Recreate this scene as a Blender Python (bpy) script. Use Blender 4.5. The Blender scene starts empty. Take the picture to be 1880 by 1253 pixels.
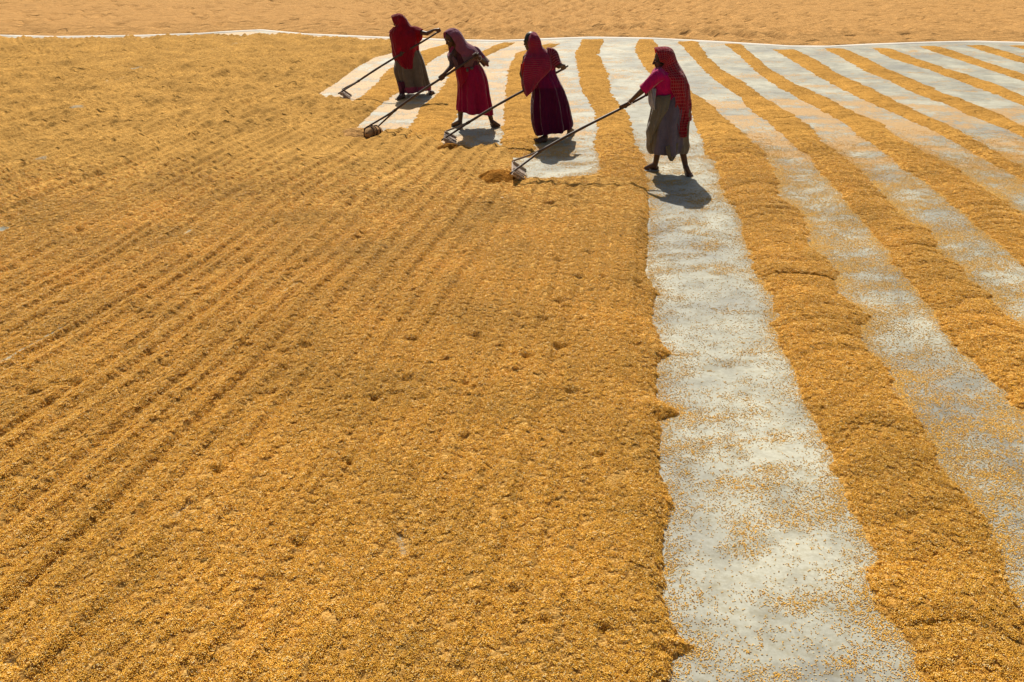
import bpy, bmesh, math, random
import numpy as np
from mathutils import Vector, Matrix
random.seed(7)
rng = np.random.default_rng(11)
S = bpy.context.scene
PI = math.pi
# ------------------------------------------------------------------ camera
PITCH = math.radians(28.3); CH = 2.6; FP = 1358.0
cam = bpy.data.objects.new('camera', bpy.data.cameras.new('camera'))
S.collection.objects.link(cam); S.camera = cam
cam.location = (0, 0, CH)
cam.rotation_euler = (PI/2 - PITCH, 0, 0)
cam.data.sensor_width = 36.0
cam.data.lens = FP/1880.0*36.0
cam.data.clip_start = 0.05; cam.data.clip_end = 2000
# ------------------------------------------------------------------ world and sun
SUN_EL = math.radians(47); SUN_AZ = math.radians(-9.5)      # azimuth from +Y towards +X
W = bpy.data.worlds.new('World'); S.world = W; W.use_nodes = True
wn = W.node_tree.nodes; wl = W.node_tree.links
sky = wn.new('ShaderNodeTexSky'); sky.sky_type = 'NISHITA'; sky.sun_disc = False
sky.sun_elevation = SUN_EL; sky.sun_rotation = SUN_AZ
sky.air_density = 1.4; sky.dust_density = 3.0; sky.ozone_density = 1.0
wl.new(sky.outputs[0], wn['Background'].inputs[0]); wn['Background'].inputs[1].default_value = 0.05
sl = bpy.data.lights.new('sun', 'SUN'); sl.energy = 4.6; sl.angle = math.radians(0.5); sl.color = (1.0, 0.93, 0.80)
sun = bpy.data.objects.new('sun', sl); S.collection.objects.link(sun)
sd = Vector((math.sin(SUN_AZ)*math.cos(SUN_EL), math.cos(SUN_AZ)*math.cos(SUN_EL), math.sin(SUN_EL)))
sun.rotation_euler = sd.to_track_quat('Z', 'Y').to_euler()
sun.location = (-3, 20, 18)
S.view_settings.view_transform = 'Standard'; S.view_settings.look = 'None'
S.view_settings.exposure = 0.33; S.view_settings.gamma = 1.0
S.view_settings.use_curve_mapping = False
# ------------------------------------------------------------------ geometry of the view
def G(px, py, z=0.0):
    """photo pixel -> point on the horizontal plane z"""
    u = (px-940)/FP; v = (626.5-py)/FP
    dy = math.cos(PITCH)+v*math.sin(PITCH); dz = v*math.cos(PITCH)-math.sin(PITCH)
    t = (z-CH)/dz
    return np.array([u*t, dy*t, z])
def P(px, py, D):
    """photo pixel -> point on the upright plane y = D"""
    u = (px-940)/FP; v = (626.5-py)/FP
    dy = math.cos(PITCH)+v*math.sin(PITCH); dz = v*math.cos(PITCH)-math.sin(PITCH)
    t = D/dy
    return Vector((u*t, D, CH+dz*t))
# ------------------------------------------------------------------ noise
def _h(ix, iy, s):
    n = (ix.astype(np.int64)*374761393 + iy.astype(np.int64)*668265263 + s*982451653) & 0xffffffff
    n = ((n ^ (n >> 13))*1274126177) & 0xffffffff
    return ((n ^ (n >> 16)) & 0xffffff)/float(0xffffff)
def vn(x, y, s=0):
    x = np.asarray(x, float); y = np.asarray(y, float)
    ix = np.floor(x); iy = np.floor(y); fx = x-ix; fy = y-iy
    fx = fx*fx*fx*(fx*(fx*6-15)+10); fy = fy*fy*fy*(fy*(fy*6-15)+10)
    a = _h(ix, iy, s); b = _h(ix+1, iy, s); c = _h(ix, iy+1, s); d = _h(ix+1, iy+1, s)
    return (a*(1-fx)+b*fx)*(1-fy)+(c*(1-fx)+d*fx)*fy*1.0
def fbm(x, y, s=0, o=3, g=0.5):
    r = 0; a = 1; t = 0
    for i in range(o):
        r = r+a*vn(x*2**i+17.3*i, y*2**i+9.1*i, s+i); t += a; a *= g
    return r/t
def ss(a, b, x):
    t = np.clip((x-a)/(b-a), 0, 1); return t*t*(3-2*t)
# ------------------------------------------------------------------ object helpers
def link(o, parent=None):
    S.collection.objects.link(o)
    if parent is not None: o.parent = parent
    return o
def tag(o, label=None, cat=None, group=None, kind=None):
    if label: o['label'] = label
    if cat: o['category'] = cat
    if group: o['group'] = group
    if kind: o['kind'] = kind
    return o
def empty(name, loc, label, cat, group=None):
    o = bpy.data.objects.new(name, None); o.location = loc; o.empty_display_size = 0.1
    link(o); bpy.context.view_layer.update() if False else None
    return tag(o, label, cat, group)
def place(o, parent):
    """parent keeping world coordinates baked in the mesh (parent is an unrotated Empty)"""
    o.parent = parent; o.location = -Vector(parent.location)
    return o
def grid_mesh(name, pos, mat, keep=None, attrs=None, uv=False, closed=False):
    """pos (R,C,3) -> mesh; keep (R,C) bool of the vertices wanted"""
    R, C = pos.shape[:2]
    idx = np.arange(R*C).reshape(R, C)
    if closed: idx = np.concatenate([idx, idx[:, :1]], axis=1)
    q = np.stack([idx[:-1, :-1], idx[:-1, 1:], idx[1:, 1:], idx[1:, :-1]], -1).reshape(-1, 4)
    vs = pos.reshape(-1, 3)
    uvs = None
    if keep is not None:
        k = keep.reshape(-1); q = q[k[q].any(axis=1)]
        used = np.zeros(len(vs), bool); used[q.reshape(-1)] = True
        remap = np.cumsum(used)-1; q = remap[q]; sel = used
    else: sel = np.ones(len(vs), bool)
    me = bpy.data.meshes.new(name)
    V = vs[sel]
    me.vertices.add(len(V)); me.vertices.foreach_set('co', V.astype(np.float32).reshape(-1))
    me.loops.add(len(q)*4); me.loops.foreach_set('vertex_index', q.astype(np.int32).reshape(-1))
    me.polygons.add(len(q)); me.polygons.foreach_set('loop_start', (np.arange(len(q))*4).astype(np.int32))
    me.polygons.foreach_set('loop_total', np.full(len(q), 4, np.int32))
    me.polygons.foreach_set('use_smooth', np.ones(len(q), bool))
    me.update(calc_edges=True)
    for n, a in (attrs or {}).items():
        at = me.attributes.new(n, 'FLOAT', 'POINT'); at.data.foreach_set('value', a.reshape(-1)[sel].astype(np.float32))
    if uv:
        cu = np.arange(C+(1 if closed else 0))/float(C if closed else C-1); ru = np.arange(R)/float(R-1)
        UU, VV = np.meshgrid(cu, ru)
        qi = np.arange(UU.size).reshape(UU.shape)
        qq = np.stack([qi[:-1, :-1], qi[:-1, 1:], qi[1:, 1:], qi[1:, :-1]], -1).reshape(-1)
        l = me.uv_layers.new(name='UVMap'); l.data.foreach_set('uv', np.stack([UU.reshape(-1)[qq], VV.reshape(-1)[qq]], -1).astype(np.float32).reshape(-1))
    me.materials.append(mat)
    return bpy.data.objects.new(name, me)
# ------------------------------------------------------------------ materials
def newmat(name):
    m = bpy.data.materials.new(name); m.use_nodes = True
    return m, m.node_tree.nodes, m.node_tree.links, m.node_tree.nodes['Principled BSDF']
def N(ns, t, **kw):
    n = ns.new(t)
    for k, v in kw.items(): setattr(n, k, v)
    return n
def ramp(ns, stops):
    r = ns.new('ShaderNodeValToRGB'); e = r.color_ramp.elements
    while len(e) < len(stops): e.new(0.5)
    for i, (p, c) in enumerate(stops): e[i].position = p; e[i].color = (*c, 1)
    return r
def mathn(ns, ls, op, a, b=None, c=None, clamp=False):
    m = ns.new('ShaderNodeMath'); m.operation = op; m.use_clamp = clamp
    for i, v in enumerate((a, b, c)):
        if v is None: continue
        if isinstance(v, (int, float)): m.inputs[i].default_value = v
        else: ls.new(v, m.inputs[i])
    return m.outputs[0]
def noise(ns, ls, vec, scale, detail=3, rough=0.55, dim='3D'):
    n = ns.new('ShaderNodeTexNoise'); n.inputs['Scale'].default_value = scale
    n.inputs['Detail'].default_value = detail; n.inputs['Roughness'].default_value = rough
    ls.new(vec, n.inputs['Vector']); return n
def mapping(ns, ls, vec, scale=(1, 1, 1), rotz=0.0):
    m = ns.new('ShaderNodeMapping'); m.inputs['Scale'].default_value = scale; m.inputs['Rotation'].default_value = (0, 0, rotz)
    ls.new(vec, m.inputs['Vector']); return m.outputs[0]
def mixc(ns, ls, f, a, b, mode='MIX'):
    m = ns.new('ShaderNodeMix'); m.data_type = 'RGBA'; m.blend_type = mode
    if isinstance(f, (int, float)): m.inputs[0].default_value = f
    else: ls.new(f, m.inputs[0])
    for i, v in ((6, a), (7, b)):
        if isinstance(v, tuple): m.inputs[i].default_value = (*v, 1)
        else: ls.new(v, m.inputs[i])
    return m.outputs[2]
def rng_map(ns, ls, v, a, b, c=0.0, d=1.0):
    m = ns.new('ShaderNodeMapRange'); m.inputs[1].default_value = a; m.inputs[2].default_value = b
    m.inputs[3].default_value = c; m.inputs[4].default_value = d; ls.new(v, m.inputs[0]); return m.outputs[0]

FLOORC = ((0.60, 0.58, 0.50), (0.74, 0.72, 0.63))
def floor_color(ns, ls, co):
    n1 = noise(ns, ls, co, 0.9, 4); n2 = noise(ns, ls, mapping(ns, ls, co, (1.0, 1.3, 1), 0.12), 3.6, 6, 0.68)
    r = ramp(ns, [(0.32, (0.30, 0.298, 0.265)), (0.50, (0.40, 0.393, 0.322)), (0.62, (0.51, 0.497, 0.40))])
    ls.new(n1.outputs[0], r.inputs[0])
    r2 = ramp(ns, [(0.36, (0.72, 0.71, 0.70)), (0.54, (1, 1, 1))]); ls.new(n2.outputs[0], r2.inputs[0])
    c = mixc(ns, ls, 1.0, r.outputs[0], r2.outputs[0], 'MULTIPLY')
    n5 = noise(ns, ls, mapping(ns, ls, co, (2.2, 0.8, 1), 0.5), 1.7, 6, 0.72)
    r5 = ramp(ns, [(0.60, (1, 1, 1)), (0.70, (0.70, 0.70, 0.72)), (0.80, (0.60, 0.60, 0.63))]); ls.new(n5.outputs[0], r5.inputs[0])
    c = mixc(ns, ls, 1.0, c, r5.outputs[0], 'MULTIPLY')
    n6 = noise(ns, ls, mapping(ns, ls, co, (1, 1.8, 1), 0.3), 9, 4, 0.7)
    r6 = ramp(ns, [(0.30, (0.80, 0.74, 0.62)), (0.48, (1, 1, 1))]); ls.new(n6.outputs[0], r6.inputs[0])
    c = mixc(ns, ls, 1.0, c, r6.outputs[0], 'MULTIPLY')
    n3 = noise(ns, ls, co, 42, 3)
    r3 = ramp(ns, [(0.35, (0.86, 0.84, 0.80)), (0.6, (1, 1, 1))]); ls.new(n3.outputs[0], r3.inputs[0])
    return mixc(ns, ls, 1.0, c, r3.outputs[0], 'MULTIPLY')
def grain_color(ns, ls, co, dark, mid, pale, fine=260.0):
    """grain-sized speckle of husk colours"""
    v = ns.new('ShaderNodeTexVoronoi'); v.inputs['Scale'].default_value = fine
    ls.new(mapping(ns, ls, co, (0.55, 1.0, 1.0), 0.4), v.inputs['Vector'])
    bw = ns.new('ShaderNodeRGBToBW'); ls.new(v.outputs['Color'], bw.inputs[0])
    r = ramp(ns, [(0.10, dark), (0.5, mid), (0.9, pale)]); ls.new(bw.outputs[0], r.inputs[0])
    return r.outputs[0], v.outputs['Distance']
def paddy_mat(name, dark, mid, pale, lumps=0.0, lscale=6.0, bump=0.004, mott=(0.78, 1.14)):
    m, ns, ls, b = newmat(name)
    g = ns.new('ShaderNodeNewGeometry'); co = g.outputs['Position']
    c, dist = grain_color(ns, ls, co, dark, mid, pale)
    # mottling by moisture and rubbing
    n1 = noise(ns, ls, mapping(ns, ls, co, (1, 1, 1), 0), 1.1, 3)
    n2 = noise(ns, ls, mapping(ns, ls, co, (4.0, 0.9, 1), -0.19), 3.0, 4, 0.6)
    n4 = noise(ns, ls, co, 34, 4, 0.7)
    f = mathn(ns, ls, 'MULTIPLY', rng_map(ns, ls, n1.outputs[0], 0.3, 0.7, mott[0], mott[1]), rng_map(ns, ls, n2.outputs[0], 0.3, 0.7, 0.86, 1.12))
    f = mathn(ns, ls, 'MULTIPLY', f, rng_map(ns, ls, n4.outputs[0], 0.32, 0.68, 0.66, 1.26))
    mm = ns.new('ShaderNodeVectorMath'); mm.operation = 'SCALE'; ls.new(c, mm.inputs[0]); ls.new(f, mm.inputs['Scale'])
    c = mm.outputs[0]
    at = ns.new('ShaderNodeAttribute'); at.attribute_name = 'bare'
    nb = noise(ns, ls, co, 120, 4, 0.8)
    bm = mathn(ns, ls, 'GREATER_THAN', mathn(ns, ls, 'ADD', at.outputs['Fac'], mathn(ns, ls, 'MULTIPLY', mathn(ns, ls, 'SUBTRACT', nb.outputs[0], 0.5), 1.1)), 0.5)
    fc = floor_color(ns, ls, co)
    c = mixc(ns, ls, bm, c, fc)
    ls.new(c, b.inputs['Base Color']); b.inputs['Roughness'].default_value = 0.95
    b.inputs['Specular IOR Level'].default_value = 0.03
    bp = ns.new('ShaderNodeBump'); bp.inputs['Strength'].default_value = 1.0; bp.inputs['Distance'].default_value = bump
    n3 = noise(ns, ls, mapping(ns, ls, co, (1, 1.3, 1), 0.2), 46, 5, 0.72)
    hh = mathn(ns, ls, 'SUBTRACT', n3.outputs[0], mathn(ns, ls, 'MULTIPLY', dist, 0.25))
    ls.new(hh, bp.inputs['Height'])
    if lumps:
        # hand-sized clods and toe marks, too small for the mesh
        n5 = noise(ns, ls, mapping(ns, ls, co, (0.62, 1.1, 0.4), -0.12), lscale, 4, 0.62)
        n6 = noise(ns, ls, mapping(ns, ls, co, (1.0, 1.0, 0.4), 0.5), lscale*0.62, 1, 0.5)
        hl = mathn(ns, ls, 'SUBTRACT', n5.outputs[0], mathn(ns, ls, 'MULTIPLY', rng_map(ns, ls, n6.outputs[0], 0.62, 0.70), 0.45))
        b2 = ns.new('ShaderNodeBump'); b2.inputs['Strength'].default_value = 1.0; b2.inputs['Distance'].default_value = lumps
        ls.new(hl, b2.inputs['Height']); ls.new(b2.outputs[0], bp.inputs['Normal'])
    ls.new(bp.outputs[0], b.inputs['Normal'])
    return m
M = {}
DK, MD, PL = (0.20, 0.085, 0.016), (0.50, 0.262, 0.060), (0.80, 0.52, 0.19)
M['paddy'] = paddy_mat('paddy', (0.22, 0.097, 0.018), (0.48, 0.252, 0.058), (0.72, 0.45, 0.145), lumps=0.055, lscale=7.5)
M['ridge'] = paddy_mat('ridge_paddy', (0.24, 0.095, 0.014), (0.47, 0.235, 0.046), (0.70, 0.42, 0.12), lumps=0.04, lscale=7.0)
M['far'] = paddy_mat('dry_paddy', (0.30, 0.14, 0.036), (0.48, 0.252, 0.084), (0.68, 0.42, 0.17), lumps=0.10, lscale=2.8, mott=(0.92, 1.08))
M['damp'] = paddy_mat('damp_paddy', (0.16, 0.05, 0.006), (0.38, 0.15, 0.020), (0.55, 0.27, 0.05), lumps=0.03, lscale=14)
# single grains
m, ns, ls, b = newmat('grain'); M['grain'] = m
at = N(ns, 'ShaderNodeAttribute'); at.attribute_name = 'tone'
r = ramp(ns, [(0.0, (0.34, 0.13, 0.008)), (0.25, (0.74, 0.37, 0.028)), (0.6, (0.92, 0.515, 0.060)), (0.88, (0.92, 0.60, 0.16)), (1.0, (0.95, 0.80, 0.45))])
ls.new(at.outputs['Fac'], r.inputs[0])
g = ns.new('ShaderNodeNewGeometry'); n1 = noise(ns, ls, g.outputs['Position'], 1.1, 3)
sc = ns.new('ShaderNodeVectorMath'); sc.operation = 'SCALE'; ls.new(r.outputs[0], sc.inputs[0]); ls.new(rng_map(ns, ls, n1.outputs[0], 0.3, 0.7, 0.84, 1.12), sc.inputs['Scale'])
ls.new(sc.outputs[0], b.inputs['Base Color']); b.inputs['Roughness'].default_value = 0.42; b.inputs['Specular IOR Level'].default_value = 0.3
# floor
m, ns, ls, b = newmat('yard_floor'); M['floor'] = m
g = ns.new('ShaderNodeNewGeometry'); co = g.outputs['Position']
fc = floor_color(ns, ls, co)
at = ns.new('ShaderNodeAttribute'); at.attribute_name = 'cover'
gc, dist = grain_color(ns, ls, co, (0.28, 0.13, 0.03), (0.50, 0.27, 0.075), (0.72, 0.47, 0.18))
s1 = noise(ns, ls, mapping(ns, ls, co, (0.8, 4.0, 1), 0.10), 6.0, 6, 0.80)
s2 = noise(ns, ls, mapping(ns, ls, co, (5.0, 1.0, 1), -0.16), 5.0, 5, 0.70)
s3 = noise(ns, ls, co, 150, 3, 0.8)
sm = mathn(ns, ls, 'ADD', mathn(ns, ls, 'MULTIPLY', s1.outputs[0], 0.55), mathn(ns, ls, 'MULTIPLY', s2.outputs[0], 0.45))
sm = mathn(ns, ls, 'ADD', sm, mathn(ns, ls, 'MULTIPLY', mathn(ns, ls, 'SUBTRACT', s3.outputs[0], 0.5), 0.35))
thr = rng_map(ns, ls, at.outputs['Fac'], 0.0, 1.0, 0.30, 0.70)
msk = rng_map(ns, ls, mathn(ns, ls, 'SUBTRACT', thr, sm), -0.012, 0.012)
ls.new(mixc(ns, ls, mathn(ns, ls, 'MULTIPLY', msk, 0.85), fc, gc), b.inputs['Base Color'])
b.inputs['Roughness'].default_value = 0.6; b.inputs['Specular IOR Level'].default_value = 0.3
bp = ns.new('ShaderNodeBump'); bp.inputs['Strength'].default_value = 0.6; bp.inputs['Distance'].default_value = 0.006
nn = noise(ns, ls, co, 14, 6, 0.6); ls.new(mathn(ns, ls, 'ADD', nn.outputs[0], mathn(ns, ls, 'MULTIPLY', msk, 0.6)), bp.inputs['Height']); ls.new(bp.outputs[0], b.inputs['Normal'])
def simple(name, col, rough=0.7, spec=0.3, var=0.15, scale=8, metal=0):
    m, ns, ls, b = newmat(name)
    tc = ns.new('ShaderNodeNewGeometry'); n = noise(ns, ls, tc.outputs['Position'], scale, 4)
    r = ramp(ns, [(0.3, tuple(c*(1-var) for c in col)), (0.7, tuple(min(1, c*(1+var)) for c in col))]); ls.new(n.outputs[0], r.inputs[0])
    ls.new(r.outputs[0], b.inputs['Base Color']); b.inputs['Roughness'].default_value = rough
    b.inputs['Specular IOR Level'].default_value = spec
    return m
M['kerb'] = simple('pale_cement', (0.80, 0.74, 0.64), 0.8, 0.2, 0.06, 3)
M['soil'] = simple('dark_soil', (0.05, 0.04, 0.035), 0.95, 0.1, 0.4, 0.8)
M['skin'] = simple('skin', (0.085, 0.040, 0.024), 0.5, 0.4, 0.15, 20)
M['hair'] = simple('black_hair', (0.012, 0.010, 0.010), 0.5, 0.4, 0.3, 60)
M['pole'] = simple('dark_pole_wood', (0.075, 0.045, 0.032), 0.5, 0.4, 0.35, 30)
M['pole_pale'] = simple('worn_pole_wood', (0.26, 0.19, 0.14), 0.55, 0.3, 0.3, 30)
M['board'] = simple('pale_board_wood', (0.42, 0.33, 0.27), 0.7, 0.2, 0.25, 25)
M['batten'] = simple('batten_wood', (0.36, 0.29, 0.24), 0.7, 0.2, 0.3, 40)
M['sack'] = simple('jute_sack', (0.34, 0.20, 0.09), 0.9, 0.1, 0.25, 30)
M['rope'] = simple('dark_binding', (0.05, 0.03, 0.02), 0.8, 0.1, 0.3, 60)
M['sandal'] = simple('sandal_rubber', (0.30, 0.30, 0.32), 0.6, 0.3, 0.2, 20)
M['bangle'] = simple('bangle_metal', (0.65, 0.5, 0.38), 0.3, 0.6, 0.1, 20)
M['pebble'] = simple('pale_pebble', (0.8, 0.74, 0.62), 0.7, 0.3, 0.1, 30)
M['straw'] = simple('straw', (0.75, 0.6, 0.32), 0.7, 0.3, 0.2, 30)
def cloth(name, base, trans=0.3, pattern=None, c2=None, su=20, sv=20, w=0.2, rough=0.85, c3=None):
    m, ns, ls, b = newmat(name)
    uv = ns.new('ShaderNodeUVMap'); g = ns.new('ShaderNodeNewGeometry')
    n = noise(ns, ls, g.outputs['Position'], 9, 4, 0.6)
    nf = noise(ns, ls, g.outputs['Position'], 90, 3, 0.6)
    sep = ns.new('ShaderNodeSeparateXYZ'); ls.new(uv.outputs[0], sep.inputs[0])
    col = mixc(ns, ls, 0.0, base, base)
    def stripe(s, k):
        fr = mathn(ns, ls, 'FRACT', mathn(ns, ls, 'MULTIPLY', s, k))
        return mathn(ns, ls, 'LESS_THAN', fr, w)
    if pattern == 'check':
        mx = mathn(ns, ls, 'MAXIMUM', stripe(sep.outputs[0], su), stripe(sep.outputs[1], sv))
        col = mixc(ns, ls, mathn(ns, ls, 'MULTIPLY', mx, 0.8), base, c2)
    elif pattern == 'stripe':
        col = mixc(ns, ls, mathn(ns, ls, 'MULTIPLY', stripe(sep.outputs[1], sv), 0.8), base, c2)
    elif pattern == 'vstripe':
        col = mixc(ns, ls, stripe(sep.outputs[0], su), base, c2)
    elif pattern == 'panel':       # c2 near the hem (v > w)
        col = mixc(ns, ls, rng_map(ns, ls, mathn(ns, ls, 'ADD', sep.outputs[1], mathn(ns, ls, 'MULTIPLY', n.outputs[0], 0.06)), w-0.02, w+0.02), base, c2)
    elif pattern == 'halves':      # c2 between two u values
        a = mathn(ns, ls, 'ADD', sep.outputs[0], mathn(ns, ls, 'MULTIPLY', sep.outputs[1], 0.10))
        f = mathn(ns, ls, 'MULTIPLY', rng_map(ns, ls, a, su, su+0.015), rng_map(ns, ls, a, sv, sv-0.015))
        col = mixc(ns, ls, f, base, c2)
    fm = mathn(ns, ls, 'MULTIPLY', rng_map(ns, ls, n.outputs[0], 0.3, 0.7, 0.82, 1.15), rng_map(ns, ls, nf.outputs[0], 0.3, 0.7, 0.9, 1.1))
    mm = ns.new('ShaderNodeVectorMath'); mm.operation = 'SCALE'; ls.new(col, mm.inputs[0]); ls.new(fm, mm.inputs['Scale'])
    ls.new(mm.outputs[0], b.inputs['Base Color']); b.inputs['Roughness'].default_value = rough; b.inputs['Specular IOR Level'].default_value = 0.15
    b.inputs['Sheen Weight'].default_value = 0.6; b.inputs['Sheen Roughness'].default_value = 0.4
    bp = ns.new('ShaderNodeBump'); bp.inputs['Distance'].default_value = 0.03; bp.inputs['Strength'].default_value = 1.0
    nw = noise(ns, ls, mapping(ns, ls, g.outputs['Position'], (1, 1, 0.35)), 22, 3, 0.5); ls.new(nw.outputs[0], bp.inputs['Height']); ls.new(bp.outputs[0], b.inputs['Normal'])
    t = ns.new('ShaderNodeBsdfTranslucent'); ls.new(mm.outputs[0], t.inputs[0])
    mx = ns.new('ShaderNodeMixShader'); mx.inputs[0].default_value = trans
    ls.new(b.outputs[0], mx.inputs[1]); ls.new(t.outputs[0], mx.inputs[2]); ls.new(mx.outputs[0], ns['Material Output'].inputs[0])
    return m
# ------------------------------------------------------------------ pixel outlines -> ground outlines
def gpoly(pts): return np.array([G(x, y)[:2] for x, y in pts])
def resample_by_y(pts, ys):
    a = gpoly(pts); o = np.argsort(a[:, 1]); a = a[o]
    # keep strictly increasing
    return np.interp(ys, a[:, 1], a[:, 0])
RIDGES = [  # (label, left edge px, right edge px)
 ('golden grain ridge just left of the woman in the magenta blouse',
  [(1069,72),(1055,101),(1062,139),(1069,168),(1093,212),(1096,236),(1091,269),(1101,299),(1099,323),(1092,352)],
  [(1110,72),(1099,101),(1118,139),(1120,168),(1156,212),(1160,236),(1168,269),(1190,299),(1190,323),(1192,352)]),
 ('broadest golden grain ridge, reaching the bottom right corner of the photo',
  [(1172,72),(1164,92),(1180,122),(1205,150),(1245,180),(1268,205),(1278,234),(1294,272),(1308,304),(1331,350),(1355,394),(1371,446),(1395,510),(1425,581),(1419,605),(1439,649),(1465,685),(1467,721),(1487,757),(1507,797),(1526,874),(1575,960),(1601,1023),(1588,1061),(1619,1105),(1668,1195),(1690,1253),(1760,1400),(1850,1600)],
  [(1199,72),(1215,92),(1232,122),(1250,145),(1269,168),(1308,194),(1345,230),(1395,270),(1431,320),(1424,360),(1475,393),(1489,450),(1531,498),(1540,533),(1595,581),(1577,609),(1595,645),(1631,681),(1640,709),(1665,749),(1690,773),(1716,811),(1738,874),(1776,912),(1809,949),(1828,997),(1832,1038),(1858,1109),(1890,1180),(1960,1300),(2080,1600)]),
 ('golden grain ridge next right of the broadest one, cut off by the right edge',
  [(1243,76),(1272,107),(1290,129),(1312,147),(1359,179),(1381,205),(1417,230),(1450,262),(1489,291),(1507,320),(1543,353),(1565,389),(1601,425),(1627,461),(1645,494),(1671,520),(1710,570),(1750,630),(1790,660),(1830,700),(1880,760),(1960,850),(2100,1000)],
  [(1280,76),(1301,107),(1327,129),(1359,147),(1402,179),(1446,205),(1486,230),(1511,262),(1554,291),(1587,320),(1616,353),(1648,389),(1706,425),(1721,461),(1771,494),(1790,520),(1830,560),(1880,600),(1960,680),(2080,790),(2250,960)]),
 ('lumpy grain ridge starting above the third bare strip right of the magenta blouse',
  [(1328,80),(1355,100),(1384,129),(1417,154),(1468,183),(1511,205),(1547,226),(1569,244),(1616,277),(1648,302),(1706,342),(1753,378),(1800,422),(1850,460),(1880,490),(2000,590)],
  [(1359,80),(1381,100),(1417,129),(1460,154),(1525,183),(1565,205),(1620,226),(1638,244),(1695,277),(1742,302),(1797,342),(1855,378),(1900,410),(1960,450),(2030,520),(2110,580)]),
 ('grain ridge with a dark kink near its top, fifth from the lower right corner',
  [(1417,91),(1453,111),(1500,140),(1547,165),(1598,190),(1656,215),(1714,241),(1757,266),(1811,295),(1844,313),(1900,345),(2010,410)],
  [(1460,91),(1500,111),(1547,140),(1605,165),(1652,190),(1706,215),(1764,241),(1808,266),(1850,295),(1890,313),(1940,340),(2060,410)]),
 ('grain ridge whose pale tip meets the lowest point of the white kerb',
  [(1511,89),(1547,107),(1583,129),(1634,150),(1677,172),(1743,194),(1786,215),(1844,237),(1900,262),(2000,310)],
  [(1547,89),(1591,107),(1634,129),(1685,150),(1735,172),(1797,194),(1844,215),(1890,237),(1945,262),(2055,310)]),
 ('grain ridge meeting the right edge level with the waist of the woman in magenta',
  [(1601,89),(1634,107),(1706,129),(1764,150),(1822,172),(1880,195),(1990,235)],
  [(1634,89),(1681,107),(1745,129),(1815,150),(1869,172),(1930,195),(2050,235)]),
 ('grain ridge reaching the right edge level with the shoulders of the woman in magenta',
  [(1685,85),(1735,103),(1793,121),(1851,140),(1920,162),(2000,190)],
  [(1721,85),(1779,103),(1829,121),(1890,140),(1965,162),(2050,190)]),
 ('thin grain ridge second from the upper right corner',
  [(1771,83),(1815,97),(1862,112),(1930,130),(2000,150)],
  [(1804,83),(1851,97),(1896,112),(1965,130),(2040,150)]),
 ('shortest grain ridge in the upper right corner beside the white kerb',
  [(1851,84),(1900,96),(1960,110)],
  [(1880,84),(1930,96),(1995,110)]),
 ('grain ridge between the woman in the mauve scarf and the woman in purple',
  [(1006,80),(946,98),(931,134),(929,175),(925,217),(921,254),(918,290)],
  [(1030,80),(1000,98),(978,134),(977,175),(979,217),(990,254),(982,290)]),
 ('grain ridge running behind the woman in the mauve scarf',
  [(924,78),(888,93),(850,110),(830,128),(815,156),(795,179),(772,197),(759,223),(735,250)],
  [(950,78),(892,104),(878,124),(866,150),(856,180),(844,208),(832,228),(817,250),(806,268)]),
 ('grain ridge running behind the leftmost woman in the dark red veil',
  [(832,79),(775,93),(727,120),(707,134),(692,152),(676,168),(650,186),(630,200)],
  [(850,82),(815,99),(785,117),(763,138),(738,165),(714,182),(692,198),(675,212)]),
]
AL = [(1183,342),(1188,350),(1192,382),(1190,430),(1187,480),(1186,505),(1208,541),(1198,560),(1196,589),(1212,629),(1234,653),(1204,669),(1203,700),(1204,733),(1247,761),(1213,773),(1210,810),(1208,848),(1221,900),(1238,930),(1221,960),(1218,1030),(1219,1109),(1243,1172),(1282,1187),(1236,1215),(1228,1253),(1232,1400),(1240,1700),(1260,2100)]
FIELD = [(770,76),(748,86),(725,96),(687,107),(654,125),(616,154),(584,174),(600,180),(630,184),(655,186),(692,190),(690,201),(662,228),(640,252),(660,257),(690,252),(703,241),(745,236),(780,248),(812,262),(822,272),(870,271),(912,267),(935,272),(958,331),(1010,330),(1060,327),(1099,322),(1140,330)]+AL+[(-3000,2400),(-3500,300),(-1500,73),(-500,71),(0,71),(100,74),(250,72),(370,68),(480,62),(560,69),(700,76)]
NF = gpoly([p for p in FIELD if p[1] < 1800])
NF = np.vstack([NF, ]) 
# close the polygon well outside the frame
i_bot = max(i for i, p in enumerate([p for p in FIELD if p[1] < 1800]) if p[0] > 1200 and p[1] > 1300)
NF = np.insert(NF, i_bot+1, np.array([[0.95, 0.2], [0.95, -3.0], [-9.0, -3.0], [-45, 5.0]]), axis=0)
NF = np.array([p for p in NF if not (p[0] < -60)])
def seg_dist(x, y, poly, closed=True):
    """unsigned distance and even-odd inside flag"""
    d2 = np.full(x.shape, 1e9); ins = np.zeros(x.shape, bool)
    n = len(poly)
    for i in range(n if closed else n-1):
        a = poly[i]; b = poly[(i+1) % n]; e = b-a; L = e@e+1e-12
        t = np.clip(((x-a[0])*e[0]+(y-a[1])*e[1])/L, 0, 1)
        dd = (x-a[0]-t*e[0])**2+(y-a[1]-t*e[1])**2
        d2 = np.minimum(d2, dd)
        if closed:
            c = ((a[1] > y) != (b[1] > y))
            xi = a[0]+(y-a[1])*e[0]/(e[1] if abs(e[1]) > 1e-9 else 1e-9)
            ins ^= c & (x < xi)
    return np.sqrt(d2), ins
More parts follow.
